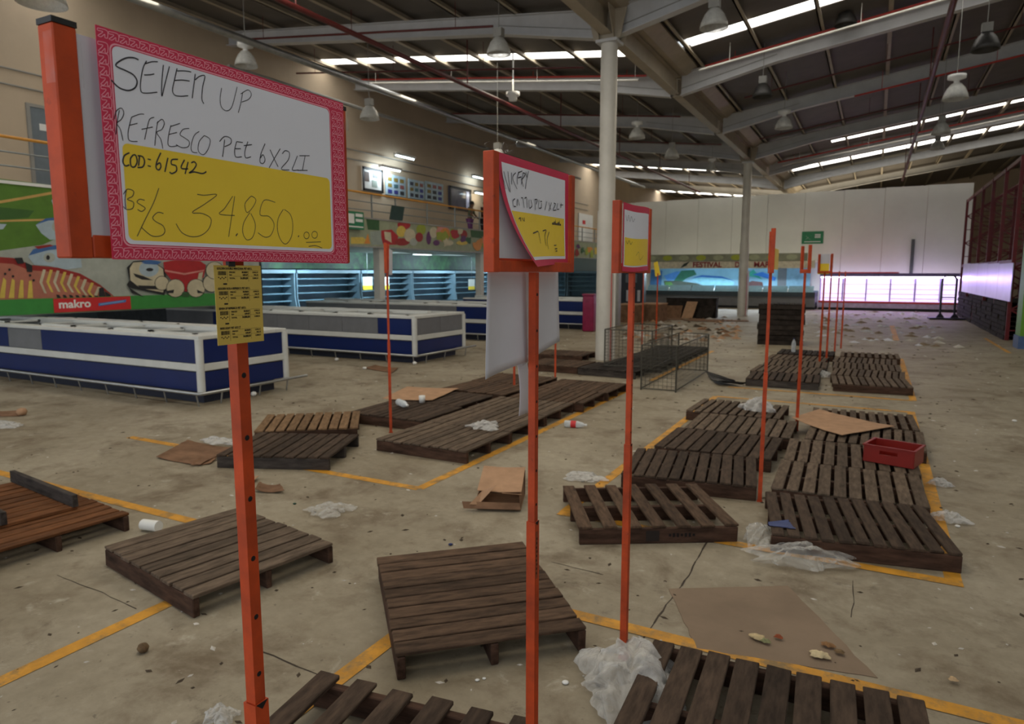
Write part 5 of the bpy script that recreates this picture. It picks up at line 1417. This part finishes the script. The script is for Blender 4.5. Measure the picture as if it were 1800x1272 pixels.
# ------------------------------------------------------------------ litter, boxes, crates
def crumple(lab, name, cat, c, sx, sy, h, m2, seed, nu=34, nv=30, amp=1.0, rot=0.0, flat=0.12):
    cs, sn = math.cos(rot), math.sin(rot)

    def fn(u, v):
        a, b = (u - 0.5) * 2, (v - 0.5) * 2
        rr_ = max(abs(a), abs(b))
        edge = 1 + 0.5 * noise.noise(Vector((a * 1.5, b * 1.5, seed))) + 0.16 * noise.noise(Vector((a * 5, b * 5, seed + 3)))
        da, db = a * math.sqrt(1 - b * b / 2), b * math.sqrt(1 - a * a / 2)
        x, y = da * sx / 2 * edge * 1.1, db * sy / 2 * edge * 1.1
        nn = 1.3 * abs(noise.noise(Vector((a * 1.6, b * 1.6, seed + 4)))) + 0.6 * abs(noise.noise(Vector((a * 3.6, b * 3.6, seed + 9)))) + 0.25 * abs(noise.noise(Vector((a * 8, b * 8, seed + 2))))
        dome = max(flat, 1 - rr_ ** 2 * 0.85)
        z = 0.004 + h * dome * (0.55 + 0.5 * nn * amp)
        x += 0.06 * sx * noise.noise(Vector((a * 5, b * 5, seed + 20))); y += 0.06 * sy * noise.noise(Vector((a * 5, b * 5, seed + 30)))
        return (x * cs - y * sn, x * sn + y * cs, z)
    o = MB().grid(fn, nu, nv, m2, True).build(name, None, c)
    return tag(o, lab, cat)


crumple('large crumpled clear plastic film at the third stand post foot', 'plastic_film', 'plastic', (-0.93, 3.02, 0.0), 0.46, 0.56, 0.21, M_PLASW, 3, rot=0.5)
crumple('crumpled clear plastic lying along the front pallet of the right bay', 'plastic_film', 'plastic', tuple(P(1412, 985)), 0.6, 0.34, 0.12, M_PLAS, 7, rot=0.3)
crumple('clear plastic bunched between the spaced slat pallet and the blue sheet', 'plastic_film', 'plastic', tuple(P(1335, 945)), 0.24, 0.4, 0.12, M_PLAS, 8)
crumple('clear plastic scrap behind the spaced slat pallet', 'plastic_film', 'plastic', tuple(P(1027, 842)), 0.36, 0.24, 0.07, M_PLASW, 11)
crumple('faint clear plastic on the floor beyond the greyish pallet', 'plastic_film', 'plastic', tuple(P(580, 898)), 0.34, 0.3, 0.06, M_PLAS, 13)
crumple('plastic scrap lying on the second pallet of the left bay', 'plastic_film', 'plastic', tuple(P(852, 752, 0.15)), 0.36, 0.3, 0.1, M_PLASW, 17)
crumple('whitish clear bag lying on the last pallet of the right bay', 'plastic_bag', 'bag', tuple(P(1330, 722, 0.15)), 0.42, 0.36, 0.22, M_PLASW, 19)
crumple('white plastic scrap on the flattened cardboard beside the nearest post', 'plastic_film', 'plastic', tuple(P(388, 778, 0.02)), 0.5, 0.2, 0.07, M_PLASW, 23)
crumple('grey foil and film scrap beside the front pallet, in the right aisle', 'foil_scrap', 'litter', tuple(P(1668, 915)), 0.24, 0.2, 0.09, M_PLASW, 29)
crumple('pale foil scrap in the right aisle, behind the other one', 'foil_scrap', 'litter', tuple(P(1652, 853)), 0.2, 0.16, 0.07, M_PLASW, 31)
crumple('small clear plastic at the bottom edge beside the nearest post', 'plastic_film', 'plastic', tuple(P(388, 1262)), 0.14, 0.12, 0.06, M_PLASW, 37)
crumple('crumpled tan paper on the dark pallet at the bottom edge', 'crumpled_paper', 'paper', (-1.79, 1.62, 0.145), 0.2, 0.14, 0.08, M_CBD, 41, amp=0.7)
crumple('thin clear plastic lying between the two farther pallet columns', 'plastic_film', 'plastic', tuple(P(1447, 662)), 0.3, 0.4, 0.15, M_PLASW, 43)


def card_sheet(lab, px, m2, z=0.004, th=0.005, curl=0.0, cat='cardboard', name='cardboard_sheet', bend=0.0):
    q = [P(x, y, z) for x, y in px]           # four corners
    c = sum(q, Vector()) / 4
    a, b, cc, d_ = [p - c for p in q]

    def fn(u, v):
        p = (a * (1 - u) + b * u) * (1 - v) + (d_ * (1 - u) + cc * u) * v
        p = p.copy(); p.z += th + curl * ((u - 0.5) ** 2 * 4 * 0.5 + 0.5 * noise.noise(Vector((u * 3, v * 3, len(lab)))) * 0.3 + 0.2) + bend * v * v
        e = 0.012 * noise.noise(Vector((u * 8, v * 8, 5)))
        p.x += e; p.y += e
        return p
    o = MB().grid(fn, 12, 10, m2, False, (0, 0, th)).build(name, None, c)
    return tag(o, lab, cat)


card_sheet('large flat cardboard sheet on the floor before the bottom pallet', [(1175, 1035), (1385, 1030), (1543, 1192), (1225, 1140)], M_CBDF, 0.0, 0.004)
card_sheet('wide tan cardboard sheet lying over the pallets behind the red crate', [(1392, 737), (1480, 768), (1572, 752), (1440, 722)], M_CBD, 0.15, 0.006, 0.03)
card_sheet('tan cardboard sheet on the left bay pallets behind the clear bottle', [(672, 702), (760, 705), (806, 684), (716, 681)], M_CBD, 0.15, 0.006, 0.02)
card_sheet('brown flattened cardboard on the floor beside the grey front pallet', [(275, 806), (352, 820), (408, 790), (330, 776)], M_CBDD, 0.0, 0.005, 0.03)
card_sheet('small cardboard scrap in front of the grey front pallet', [(335, 820), (372, 816), (382, 806), (350, 808)], M_CBDD, 0.0, 0.004, 0.03)
card_sheet('bent cardboard scrap right of the nearest orange post', [(448, 866), (500, 868), (492, 856), (456, 853)], M_CBDD, 0.0, 0.004, 0.05)
card_sheet('small cardboard corner peeping left of the nearest orange post', [(412, 856), (445, 852), (456, 842), (424, 840)], M_CBD, 0.0, 0.004, 0.05)
card_sheet('deep blue sheet lying on the corner of the front right bay pallet', [(1350, 918), (1352, 924), (1398, 930), (1385, 914)], mat('sheet_blue', S(24, 50, 110), 0.5), 0.145, 0.002, 0.004, 'sheet', 'paper_sheet')
card_sheet('black bent sheet curling off the floor beside the wire cage', [(1240, 660), (1262, 678), (1312, 680), (1290, 676)], mat('sheet_black', S(30, 28, 30), 0.5), 0.0, 0.01, 0.12, 'sheet', 'bent_sheet')

# open cardboard box
p = P(872, 888)
r = thing('cardboard_box', 'tan open cardboard box with lifted flaps on the floor behind the lone pallet', 'box', (p.x, p.y + 0.1, 0), math.radians(22))
m = MB()
M_C = M_CBD
bw, bd, bh = 0.38, 0.46, 0.14
m.prism([(-bw / 2, -bd / 2, 0.015), (bw / 2, -bd / 2, 0.015), (bw / 2, bd / 2, 0.0), (-bw / 2, bd / 2, 0.0)], (0, 0, 0.005), M_C)
m.prism([(-bw / 2, -bd / 2, 0.02), (-bw / 2 + 0.005, -bd / 2, 0.02), (-bw / 2 + 0.015, -bd / 2 + 0.02, bh), (-bw / 2 + 0.01, -bd / 2 + 0.02, bh)], (0, bd - 0.03, 0.0), M_CBDD)
m.prism([(bw / 2, -bd / 2, 0.02), (bw / 2 - 0.005, -bd / 2, 0.02), (bw / 2 - 0.015, -bd / 2 + 0.02, bh), (bw / 2 - 0.01, -bd / 2 + 0.02, bh)], (0, bd - 0.03, 0.0), M_CBDD)
m.bbox((-bw / 2, bd / 2 - 0.006, 0.0), (bw / 2, bd / 2, bh + 0.09), M_CBDD)
m.build('box_body', r)
MB().grid(lambda u, v: (-bw / 2 + bw * u, -bd / 2 + 0.06 + v * (bd - 0.06), bh + 0.008 + 0.10 * v + 0.02 * abs(u - 0.55)), 8, 8, M_CBD, False, (0, 0, 0.005)).build('box_top', r)
MB().prism([(-bw / 2 - 0.05, -bd / 2 - 0.06, 0.07), (-bw / 2 + 0.02, -bd / 2 - 0.02, 0.055), (-0.02, -bd / 2 + 0.06, bh + 0.07), (-bw / 2 + 0.04, -bd / 2 + 0.07, bh + 0.01)], (0.002, -0.004, 0.004), M_CBD).build('box_flap', r)
MB().prism([(0.03, -bd / 2 + 0.05, bh - 0.005), (bw / 2, -bd / 2 + 0.05, bh - 0.012), (bw / 2 + 0.01, -bd / 2 - 0.01, bh + 0.012), (0.03, -bd / 2 - 0.01, bh + 0.022)], (0, 0, 0.005), M_CBD).build('box_flap', r)
MB().prism([(-bw / 2 - 0.1, -bd / 2 - 0.05, 0.03), (bw / 2, -bd / 2 - 0.02, 0.022), (bw / 2 - 0.01, -bd / 2, 0.075), (-bw / 2 - 0.12, -bd / 2 - 0.02, 0.08)], (0, -0.004, 0.003), M_CBDD).build('box_flap', r)

# red plastic crate
r = thing('plastic_crate', 'red plastic crate standing on the third right bay pallet', 'crate', (0.26, 7.6, 0.15), math.radians(-16))
cw, cd, ch = 0.44, 0.34, 0.16
m = MB()
m.bbox((-cw / 2, -cd / 2, 0), (cw / 2, cd / 2, 0.012), M_DKRED)
for s in (-1, 1):
    m.bbox((s * cw / 2 - 0.006, -cd / 2, 0), (s * cw / 2 + 0.006, cd / 2, ch), M_DKRED)
m.bbox((-cw / 2, cd / 2 - 0.006, 0), (cw / 2, cd / 2 + 0.006, ch), M_DKRED)
m.bbox((-cw / 2, -cd / 2 - 0.006, 0), (cw / 2, -cd / 2 + 0.006, ch * 0.55), M_DKRED).bbox((-cw / 2, -cd / 2 - 0.006, ch * 0.8), (cw / 2, -cd / 2 + 0.006, ch), M_DKRED)
m.bbox((-cw / 2, -cd / 2 - 0.006, ch * 0.55), (-0.08, -cd / 2 + 0.006, ch * 0.8), M_DKRED).bbox((0.08, -cd / 2 - 0.006, ch * 0.55), (cw / 2, -cd / 2 + 0.006, ch * 0.8), M_DKRED)
m.build('crate_body', r)
m = MB()
m.bbox((-cw / 2 - 0.015, -cd / 2 - 0.015, ch), (cw / 2 + 0.015, -cd / 2 + 0.008, ch + 0.012), M_DKRED).bbox((-cw / 2 - 0.015, cd / 2 - 0.008, ch), (cw / 2 + 0.015, cd / 2 + 0.015, ch + 0.012), M_DKRED)
m.bbox((-cw / 2 - 0.015, -cd / 2, ch), (-cw / 2 + 0.008, cd / 2, ch + 0.012), M_DKRED).bbox((cw / 2 - 0.008, -cd / 2, ch), (cw / 2 + 0.015, cd / 2, ch + 0.012), M_DKRED)
m.build('crate_rim', r)

# bottles
M_BOT = plastic_mat('bottle_clear', (0.8, 0.85, 0.88), 0.42, 0.1)


def bottle(lab, loc, rot, capm, labm=None, s=1.0):
    r = thing('plastic_bottle', lab, 'bottle', loc); r.rotation_euler = rot
    MB().lathe([(0.001, 0), (0.04 * s, 0.004), (0.045 * s, 0.03 * s), (0.043 * s, 0.1 * s), (0.045 * s, 0.18 * s), (0.03 * s, 0.24 * s), (0.014 * s, 0.27 * s), (0.014 * s, 0.29 * s)], (0, 0, 0), M_BOT, 16).build('bottle_body', r)
    MB().lathe([(0.016 * s, 0.282 * s), (0.016 * s, 0.302 * s), (0.001, 0.303 * s)], (0, 0, 0), capm, 12).build('bottle_cap', r)
    if labm: MB().lathe([(0.0465 * s, 0.09 * s), (0.0465 * s, 0.16 * s)], (0, 0, 0), labm, 16).build('bottle_label', r)
    return r


p = P(700, 712, 0.15); bottle('big clear bottle lying on the dark left bay pallet', (p.x, p.y, 0.20), (PI / 2, 0, math.radians(60)), M_WHITE, None, 1.1)
p = P(742, 707, 0.15); tag(MB().lathe([(0.001, 0), (0.04, 0), (0.048, 0.1), (0.046, 0.1), (0.038, 0.006)], (0, 0, 0), M_WHITE, 16).build('cup', None, (p.x, p.y, 0.148)), 'white plastic cup beside the lying bottle on the left bay pallet', 'cup')
p = P(992, 750); bottle('clear bottle with a red label lying in the aisle between the bays', (p.x, p.y, 0.045), (PI / 2, 0, math.radians(100)), M_WHITE, M_RED)
bottle('clear bottle standing at the back of the farther right bay', (-1.62, 17.32, 0.143), (0, 0, 0), M_BLUE, None, 1.1)
p = P(236, 921); r = MB().tube([(0, 0, 0.045), (0.16, -0.02, 0.05)], 0.042, M_WHITE, 16).build('paper_roll', None, (-4.97, 3.2, 0.0), math.radians(15)); tag(r, 'white roll lying at the corner of the wide left pallet', 'roll')


def ball(name, lab, cat, px, r_, m2, z=0.0, sq=0.85):
    p = P(px[0], px[1], z)
    o = MB().lathe([(0.001, 0), (r_ * 0.7, r_ * 0.2 * sq), (r_, r_ * sq), (r_ * 0.72, r_ * 1.7 * sq), (0.001, r_ * 2 * sq)], (0, 0, 0), m2, 14).build(name, None, (p.x, p.y, z + 0.001))
    return tag(o, lab, cat)


ball('dried_fruit', 'brown round dried fruit on the floor left of the nearest post', 'fruit', (252, 1146), 0.03, mat('fruit_brown', S(104, 82, 56), 0.9, var=0.3, scale=30))
ball('bottle_cap', 'white bottle cap on the floor right of the second post', 'cap', (994, 1201), 0.018, M_WHITE, sq=0.35)
ball('bottle_cap', 'deep blue bottle cap on the floor behind the lone pallet', 'cap', (792, 958), 0.018, M_BLUE, sq=0.4)
ball('bottle_cap', 'dark green bottle cap on the floor near the faint plastic', 'cap', (518, 886), 0.016, mat('cap_green', S(20, 70, 50), 0.5), sq=0.4)
ball('paper_scrap', 'tiny white scrap on the floor, left one of the pair before the lone pallet', 'litter', (839, 1196), 0.012, M_WHITE, sq=0.3)
ball('paper_scrap', 'tiny white scrap on the floor, right one of the pair before the lone pallet', 'litter', (851, 1193), 0.010, M_WHITE, sq=0.3)
ball('paper_scrap', 'white scrap on the floor beside the foil litter', 'litter', (1683, 926), 0.02, M_WHITE, sq=0.4)
ball('paper_scrap', 'white scrap at the corner foot of the second island freezer', 'litter', (729, 641), 0.05, M_WHITE, sq=0.8)
ball('paper_scrap', 'white scrap on the floor before the second island freezer', 'litter', (592, 634), 0.05, M_WHITE, sq=0.7)
ball('paper_scrap', 'white scrap on the floor between the two freezers and the left bay', 'litter', (641, 649), 0.045, M_WHITE, sq=0.6)
ball('paper_scrap', 'white scrap under the bumper of the nearest island freezer', 'litter', (446, 696), 0.05, M_WHITE, sq=0.8)
ball('paper_scrap', 'white scrap far out in the right aisle', 'litter', (1783, 741), 0.03, M_WHITE, sq=0.5)
ball('cardboard_ball', 'tan crumpled ball on a stick of board at the left edge', 'litter', (39, 730), 0.07, M_CBD, sq=0.8)
card_sheet('flat brown stick of board at the left edge by the nearest freezer', [(-12, 732), (34, 732), (34, 722), (-12, 724)], M_CBDD, 0.0, 0.006, 0.01)
crumple('clear plastic lying at the left edge under the board stick', 'plastic_film', 'plastic', tuple(P(10, 748)), 0.5, 0.3, 0.05, M_PLASW, 51)
card_sheet('brown cardboard strip on the floor by the second island freezer', [(640, 648), (690, 656), (700, 648), (660, 643)], M_CBDD, 0.0, 0.006, 0.03)
# dry leaves on the floor cardboard
for k, (pa, sz, c) in enumerate((((1332, 1122), 0.09, (190, 170, 130)), ((1345, 1128), 0.05, (140, 140, 100)), ((1368, 1121), 0.04, (140, 70, 40)), ((1440, 1152), 0.10, (214, 196, 156)), ((1455, 1135), 0.06, (150, 110, 70)), ((1475, 1147), 0.05, (120, 96, 66)), ((1675, 1196), 0.04, (200, 170, 130)))):
    crumple(('pale', 'olive', 'rusty', 'cream', 'tan', 'brown', 'small pale')[k] + ' dry leaf lying on the floor near the flat cardboard', 'dry_leaf', 'leaf', tuple(P(pa[0], pa[1], 0.012)), sz, sz * 0.7, 0.022, mat('leaf_%d' % k, S(*c), 0.9, var=0.2, scale=20), 60 + k, 8, 6)
# fine specks of dirt: nobody could count them
rd = random.Random(77)
m = MB()
MSP, MSPW = mat('speck_dark', S(70, 58, 44), 0.9), mat('speck_pale', S(196, 190, 180), 0.9)
for k in range(1500):
    x, y = rd.uniform(-8.4, 3.2), 1.3 + 22 * rd.random() ** 1.8
    s = rd.uniform(0.004, 0.013) * (1 + y * 0.07)
    t = rd.uniform(0, PI); u_ = Vector((math.cos(t), math.sin(t), 0)) * s * rd.uniform(1, 2.4); v_ = Vector((-math.sin(t), math.cos(t), 0)) * s
    c = Vector((x, y, 0.001)); top = c + Vector((0, 0, s * 0.5))
    m.add([c - u_, c - v_, c + u_, c + v_, top], [(0, 1, 4), (1, 2, 4), (2, 3, 4), (3, 0, 4)], MSP if rd.random() < 0.62 else MSPW)
tag(m.build('floor_crumbs'), 'fine crumbs and dirt specks scattered over the concrete floor', 'crumbs', kind='stuff')
m = MB()
for k in range(150):
    x, y = rd.uniform(-2.4, 2.2), rd.uniform(22, 40.8)
    s = rd.uniform(0.05, 0.16); c = Vector((x, y, 0.002)); t = rd.uniform(0, PI)
    u_ = Vector((math.cos(t), math.sin(t), 0)) * s * 1.6; v_ = Vector((-math.sin(t), math.cos(t), 0)) * s
    m.add([c - u_, c - v_, c + u_, c + v_, c + Vector((0, 0, s * 0.5))], [(0, 1, 4), (1, 2, 4), (2, 3, 4), (3, 0, 4)], rd.choice([MSPW, M_PAPER, M_CBDF]))
tag(m.build('floor_litter'), 'pale paper litter strewn over the far floor before the coolers', 'litter', kind='stuff')

# ------------------------------------------------------------------ wire cage, debris heap, crates in the middle distance
M_WIRE = mat('wire_grey', S(86, 84, 76), 0.5, 0.6)
def cage(lab, loc, rz, cx_, cy_, cz_):
  global r
  r = thing('wire_cage', lab, 'cage', loc, math.radians(rz))
  m = MB()
  for sx in (-1, 1):
    for sy in (-1, 1): m.tube([(sx * cx_ / 2, sy * cy_ / 2, 0), (sx * cx_ / 2, sy * cy_ / 2, cz_)], 0.014, M_WIRE, 6)
  for z in (0.03, cz_):
    m.tube([(-cx_ / 2, -cy_ / 2, z), (cx_ / 2, -cy_ / 2, z), (cx_ / 2, cy_ / 2, z), (-cx_ / 2, cy_ / 2, z), (-cx_ / 2, -cy_ / 2, z)], 0.011, M_WIRE, 6)
  m.build('cage_frame', r)

  def wires(a, u, v, nu, nv):
    m = MB(); a, u, v = Vector(a), Vector(u), Vector(v)
    for k in range(nu + 1): m.tube([a + u * k / nu, a + u * k / nu + v], 0.003, M_WIRE, 4, False)
    for k in range(nv + 1): m.tube([a + v * k / nv, a + v * k / nv + u], 0.003, M_WIRE, 4, False)
    m.build('wire_side', r)
  for s in (-1, 1):
    wires((-cx_ / 2, s * cy_ / 2, 0.03), (cx_, 0, 0), (0, 0, cz_ - 0.03), max(6, int(cx_ / 0.07)), 11)
    wires((s * cx_ / 2, -cy_ / 2, 0.03), (0, cy_, 0), (0, 0, cz_ - 0.03), int(cy_ / 0.07), 11)


cage('low wire mesh cage on the floor along the dark pallets, right of the nearer column', (-3.2, 12.7, 0), 1, 0.6, 2.7, 0.78)
cage('wire mesh cage standing on the dark pallets, right of the nearer column', (-4.25, 13.7, 0.145), 2, 0.95, 1.7, 0.75)
HP = P(1200, 560)
for k, (px0, px1, py, hh, lab) in enumerate(((1082, 1120, 567, 0.7, 'brown wooden crate left in the row before the debris heap'), (1122, 1160, 565, 0.7, 'brown wooden crate right in the row before the debris heap'))):
    a, b = P(px0, py), P(px1, py)
    r = thing('wooden_crate', lab, 'crate', ((a.x + b.x) / 2, (a.y + b.y) / 2 + 0.6, 0), math.radians(-4))
    w_ = (b - a).length * 0.97
    MB().bbox((-w_ / 2, -0.45, 0.0), (w_ / 2, 0.45, hh), M_CBDD).build('crate_body', r)
    MB().bbox((-w_ / 2 - 0.02, -0.47, hh), (w_ / 2 + 0.02, 0.47, hh + 0.05), M_CBD).build('crate_lid', r)
r = thing('wooden_crate', 'dark wooden crate behind the debris heap', 'crate', (HP.x + 0.1, HP.y + 1.3, 0), math.radians(6))
MB().bbox((-1.1, -0.45, 0.0), (1.1, 0.45, 0.85), M_WOODK).build('crate_body', r)
MB().bbox((-1.12, -0.47, 0.85), (1.12, 0.47, 0.9), M_WOODK).build('crate_lid', r)


def slab(lab, x, y, L_, W_, lean, rz, m2, z0, k):
    rot = Matrix.Rotation(rz, 3, 'Z') @ Matrix.Rotation(lean, 3, 'X')
    o = MB().grid(lambda u, v: rot @ Vector(((u - 0.5) * L_, v * W_, 0.02 * noise.noise(Vector((u * 3, v * 3, k))))), 8, 6, m2, False, (0, 0, 0.008)).build('cardboard_sheet', None, (x, y, z0))
    tag(o, lab, 'cardboard', 'cardboard of the debris heap')


hx, hy = HP.x, HP.y
slab('dark board leaning on the crate at the left of the debris heap', hx - 0.6, hy + 0.2, 0.9, 0.9, 0.75, 0.1, M_CBDD, 0.02, 1)
slab('pale board leaning steeply on the crate over the debris heap', hx + 0.15, hy + 0.1, 0.5, 1.0, 0.8, -0.1, M_CBD, 0.02, 2)
slab('dark board leaning on the crate at the right of the debris heap', hx + 0.85, hy + 0.25, 0.7, 0.85, 0.7, -0.05, M_WOODK, 0.02, 3)
slab('brown cardboard lying flat in front of the debris heap', hx - 0.3, hy - 1.3, 1.5, 0.9, 0.03, 0.5, M_CBDD, 0.02, 4)
slab('wide brown cardboard lying flat toward the farther column foot', hx + 1.15, hy - 1.5, 1.6, 0.9, 0.04, -0.15, M_CBDD, 0.02, 5)
slab('small brown cardboard beside the farther column foot', hx + 2.5, hy - 0.9, 0.9, 0.6, 0.03, 0.2, M_CBDD, 0.02, 6)
m = MB(); rd = random.Random(31)
for k in range(150):
    p = P(rd.uniform(1095, 1300), rd.uniform(556, 600))
    s = rd.uniform(0.04, 0.14); t = rd.uniform(0, PI)
    u_ = Vector((math.cos(t), math.sin(t), 0)) * s * 1.8; v_ = Vector((-math.sin(t), math.cos(t), 0)) * s
    c = Vector((p.x, p.y, 0.002))
    m.add([c - u_, c - v_, c + u_, c + v_, c + Vector((0, 0, s * 0.7))], [(0, 1, 4), (1, 2, 4), (2, 3, 4), (3, 0, 4)], rd.choice([M_CBDF, M_CBDD, MSPW, M_CBD, MSP]))
tag(m.build('packaging_litter'), 'torn packaging scraps strewn round the debris heap and the far column', 'litter', kind='stuff')
# dark vending stand with pale figures of marks and white pipes behind the third stand
p = P(1092, 566)
r = thing('display_cabinet', 'dark navy display cabinet behind the third price stand', 'cabinet', (p.x - 2.4, p.y + 9.0, 0), 0.1)
MB().bbox((-0.6, -0.4, 0), (0.6, 0.4, 2.35), mat('cabinet_navy', S(24, 32, 44), 0.4)).build('cabinet_body', r)
MB().bbox((-0.35, -0.42, 1.5), (0.25, -0.4, 1.95), mat('cabinet_print', S(110, 118, 126), 0.5)).bbox((-0.3, -0.42, 0.5), (-0.15, -0.4, 1.1), M_PAPER).bbox((0.3, -0.42, 0.5), (0.45, -0.4, 1.1), M_PAPER).build('cabinet_print', r)

# ------------------------------------------------------------------ overhead: lamps, pipes, conduits
M_SHADE = plastic_mat('lamp_acrylic', (0.66, 0.66, 0.62), 0.5, 0.12)
M_SHADED = mat('lamp_dark', S(70, 68, 66), 0.5, 0.4)


def bay(lab, x, y, z, s=0.27, white=False, dark=False, lit=False):
    r = thing('high_bay_lamp', lab, 'pendant lamp', (x, y, z), 0, 'bell shaped lamps under the roof')
    sm = M_SHADED if dark else M_SHADE
    MB().lathe([(0.07, 0.36), (0.11, 0.34), (0.19, 0.24), (0.25, 0.1), (0.27, 0.0), (0.262, 0.0), (0.24, 0.1), (0.18, 0.235), (0.1, 0.33)], (0, 0, 0), sm, 22).build('lamp_shade', r)
    MB().lathe([(0.001, 0.12), (0.05, 0.15), (0.06, 0.22), (0.03, 0.3), (0.03, 0.34)], (0, 0, 0), M_WHITE, 12).build('bulb', r)
    if white:
        MB().lathe([(0.06, 0.36), (0.06, 0.42), (0.19, 0.46), (0.19, 0.54), (0.001, 0.55)], (0, 0, 0), M_WHITE, 18).build('ballast', r)
    else:
        MB().box((0, 0, 0.45), (0.2, 0.16, 0.18), M_GREYP).build('ballast', r)
    top = zs(x) - z
    MB().tube([(0, 0, 0.5), (0, 0, top)], 0.008, M_GREYP, 5).build('hanger', r)
    return r


LMP = [(-8.9, 4.95, 5.15, 0, 0, 'bell lamp at the top left corner of the picture'), (-13.9, 12.4, 7.0, 1, 0, 'bell lamp peeping over the big handwritten card'), (-7.6, 13.75, 6.75, 0, 0, 'grey bell lamp hanging left of the nearer column'),
       (-12.58, 15.4, 6.2, 0, 0, 'bell lamp just right of the big handwritten card'), (-3.03, 14.0, 6.65, 0, 0, 'large bell lamp hanging right of the nearer column'), (-7.4, 23.0, 6.5, 1, 0, 'bell lamp seen right of the nearer column, white mount'),
       (-10.72, 19.3, 5.5, 0, 0, 'bell lamp just above the second price stand'), (-6.9, 25.6, 6.2, 0, 0, 'small bell lamp left of the farther column head'), (-2.84, 23.6, 6.5, 1, 0, 'bell lamp with white mount right of the farther column'),
       (1.38, 19.4, 6.0, 1, 0, 'bell lamp with white mount near the right roof pipe'), (1.54, 26.0, 6.35, 0, 0, 'smaller bell lamp under the right roof slope'), (1.75, 18.0, 6.65, 0, 1, 'dark unlit bell lamp at upper right'),
       (-3.06, 20.5, 6.8, 0, 1, 'dark unlit bell lamp by the third rafter'), (-1.06, 20.0, 8.2, 0, 1, 'flat dark lamp at the top edge of the picture'), (-7.0, 33.0, 6.7, 1, 0, 'far small bell lamp left of the farther column'), (1.9, 33.5, 7.0, 0, 0, 'far small bell lamp above the glowing cooler')]
for x, y, z, wh, dk, lab in LMP:
    bay(lab, x, y, z, 0.27, bool(wh), bool(dk))
tag(MB().lathe([(0.001, -0.14), (0.12, -0.12), (0.13, 0.0), (0.2, 0.02), (0.2, 0.12), (0.02, 0.14), (0.02, zs(-9.7) - 7.12)], (0, 0, 0), M_WHITE, 16).build('ceiling_fan_mount', None, (-9.7, 18.4, 7.12)), 'white round ceiling fitting hanging left of the red main pipe', 'ceiling fitting')


def roof_pipe(lab, y, dz, r_, m2, x0=XL + 0.1, x1=XR - 0.1, cat='pipe', name='sprinkler_pipe'):
    pts = []
    if x0 < XV: pts.append(roof_pt(x0, y, dz))
    if x0 < XV < x1: pts += [roof_pt(XV - 0.01, y, dz)]
    else: pts = [roof_pt(x0, y, dz)]
    pts.append(roof_pt(x1, y, dz))
    m = MB().tube(pts, r_, m2, 8)
    x = x0 + 0.8
    while x < x1:
        m.tube([roof_pt(x, y, dz), roof_pt(x, y, -0.02)], 0.008, m2, 5); x += 3.1
    tag(m.build(name), lab, cat)


def main_pipe(lab, x, z, r_, m2, y0=Y0, y1=YP, cat='pipe', name='sprinkler_main', rises=True):
    m = MB().tube([(x, y0, z), (x, y1, z)], r_, m2, 10)
    y = 4.0
    while rises and y < y1:
        m.tube([(x, y, z), (x, y, zs(x) - 0.2)], 0.018, m2, 6); y += 6.2
    tag(m.build(name), lab, cat)


main_pipe('long dark red main pipe sloping across the picture left of the nearer column', -10.03, 7.0, 0.055, M_DARKPIPE)
main_pipe('dark red main pipe running along the right roof slope', 0.98, 7.05, 0.06, M_DARKPIPE)
main_pipe('pale round duct along the left roof edge above the mezzanine', -13.6, 7.5, 0.085, M_STEEL, cat='duct', name='ceiling_duct', rises=False)
main_pipe('second pale pipe near the upper left wall', -16.4, 7.75, 0.06, M_GREYP, y0=14, y1=40, cat='pipe', name='ceiling_pipe', rises=False)
main_pipe('white conduit high along the left roof slope at the top edge', -9.0, 7.75, 0.035, M_COLUMN, y1=12, cat='conduit', name='ceiling_conduit', rises=False)
roof_pipe('bright red branch pipe on top of the third rafter, left slope', 20.35, -0.2, 0.03, M_REDPIPE, -17, XV - 0.8)
roof_pipe('bright red branch pipe on top of the third rafter, right slope', 20.35, -0.2, 0.03, M_REDPIPE, XV + 0.9, 12)
roof_pipe('red branch pipe along the seventh rafter, right slope', 39.0, -0.2, 0.035, M_REDPIPE, XV + 0.6, 12)
roof_pipe('red branch pipe along the fifth rafter, right slope', 26.5, -0.62, 0.03, M_REDPIPE, -1.0, 12)
roof_pipe('dark red branch pipe before the nearer column, left slope', 14.2, -0.6, 0.028, M_DARKPIPE, -16, -8)
roof_pipe('dark red branch pipe between the second and third strip, left slope', 17.2, -0.75, 0.025, M_DARKPIPE, -17, -7)
roof_pipe('dark branch pipe behind the third rafter, left slope', 23.2, -0.8, 0.025, M_DARKPIPE, -15, -6)
roof_pipe('dark branch pipe behind the third rafter, right slope', 23.2, -0.6, 0.025, M_DARKPIPE, -4, 12)
roof_pipe('dark branch pipe past the fifth rafter, right slope', 30.0, -0.6, 0.025, M_DARKPIPE, -4.5, 12)
roof_pipe('dark branch pipe past the fifth rafter, left slope', 30.0, -0.6, 0.025, M_DARKPIPE, -16, -6)
roof_pipe('white conduit under the second roof strip, left slope', 19.6, -0.5, 0.03, M_COLUMN, -16.5, XV - 0.8, 'conduit', 'ceiling_conduit')
roof_pipe('white conduit under the second roof strip, right slope', 19.6, -0.5, 0.03, M_COLUMN, XV + 0.9, 11, 'conduit', 'ceiling_conduit')
roof_pipe('white conduit near the seventh rafter, right slope', 38.4, -0.5, 0.03, M_COLUMN, XV + 0.9, 11, 'conduit', 'ceiling_conduit')
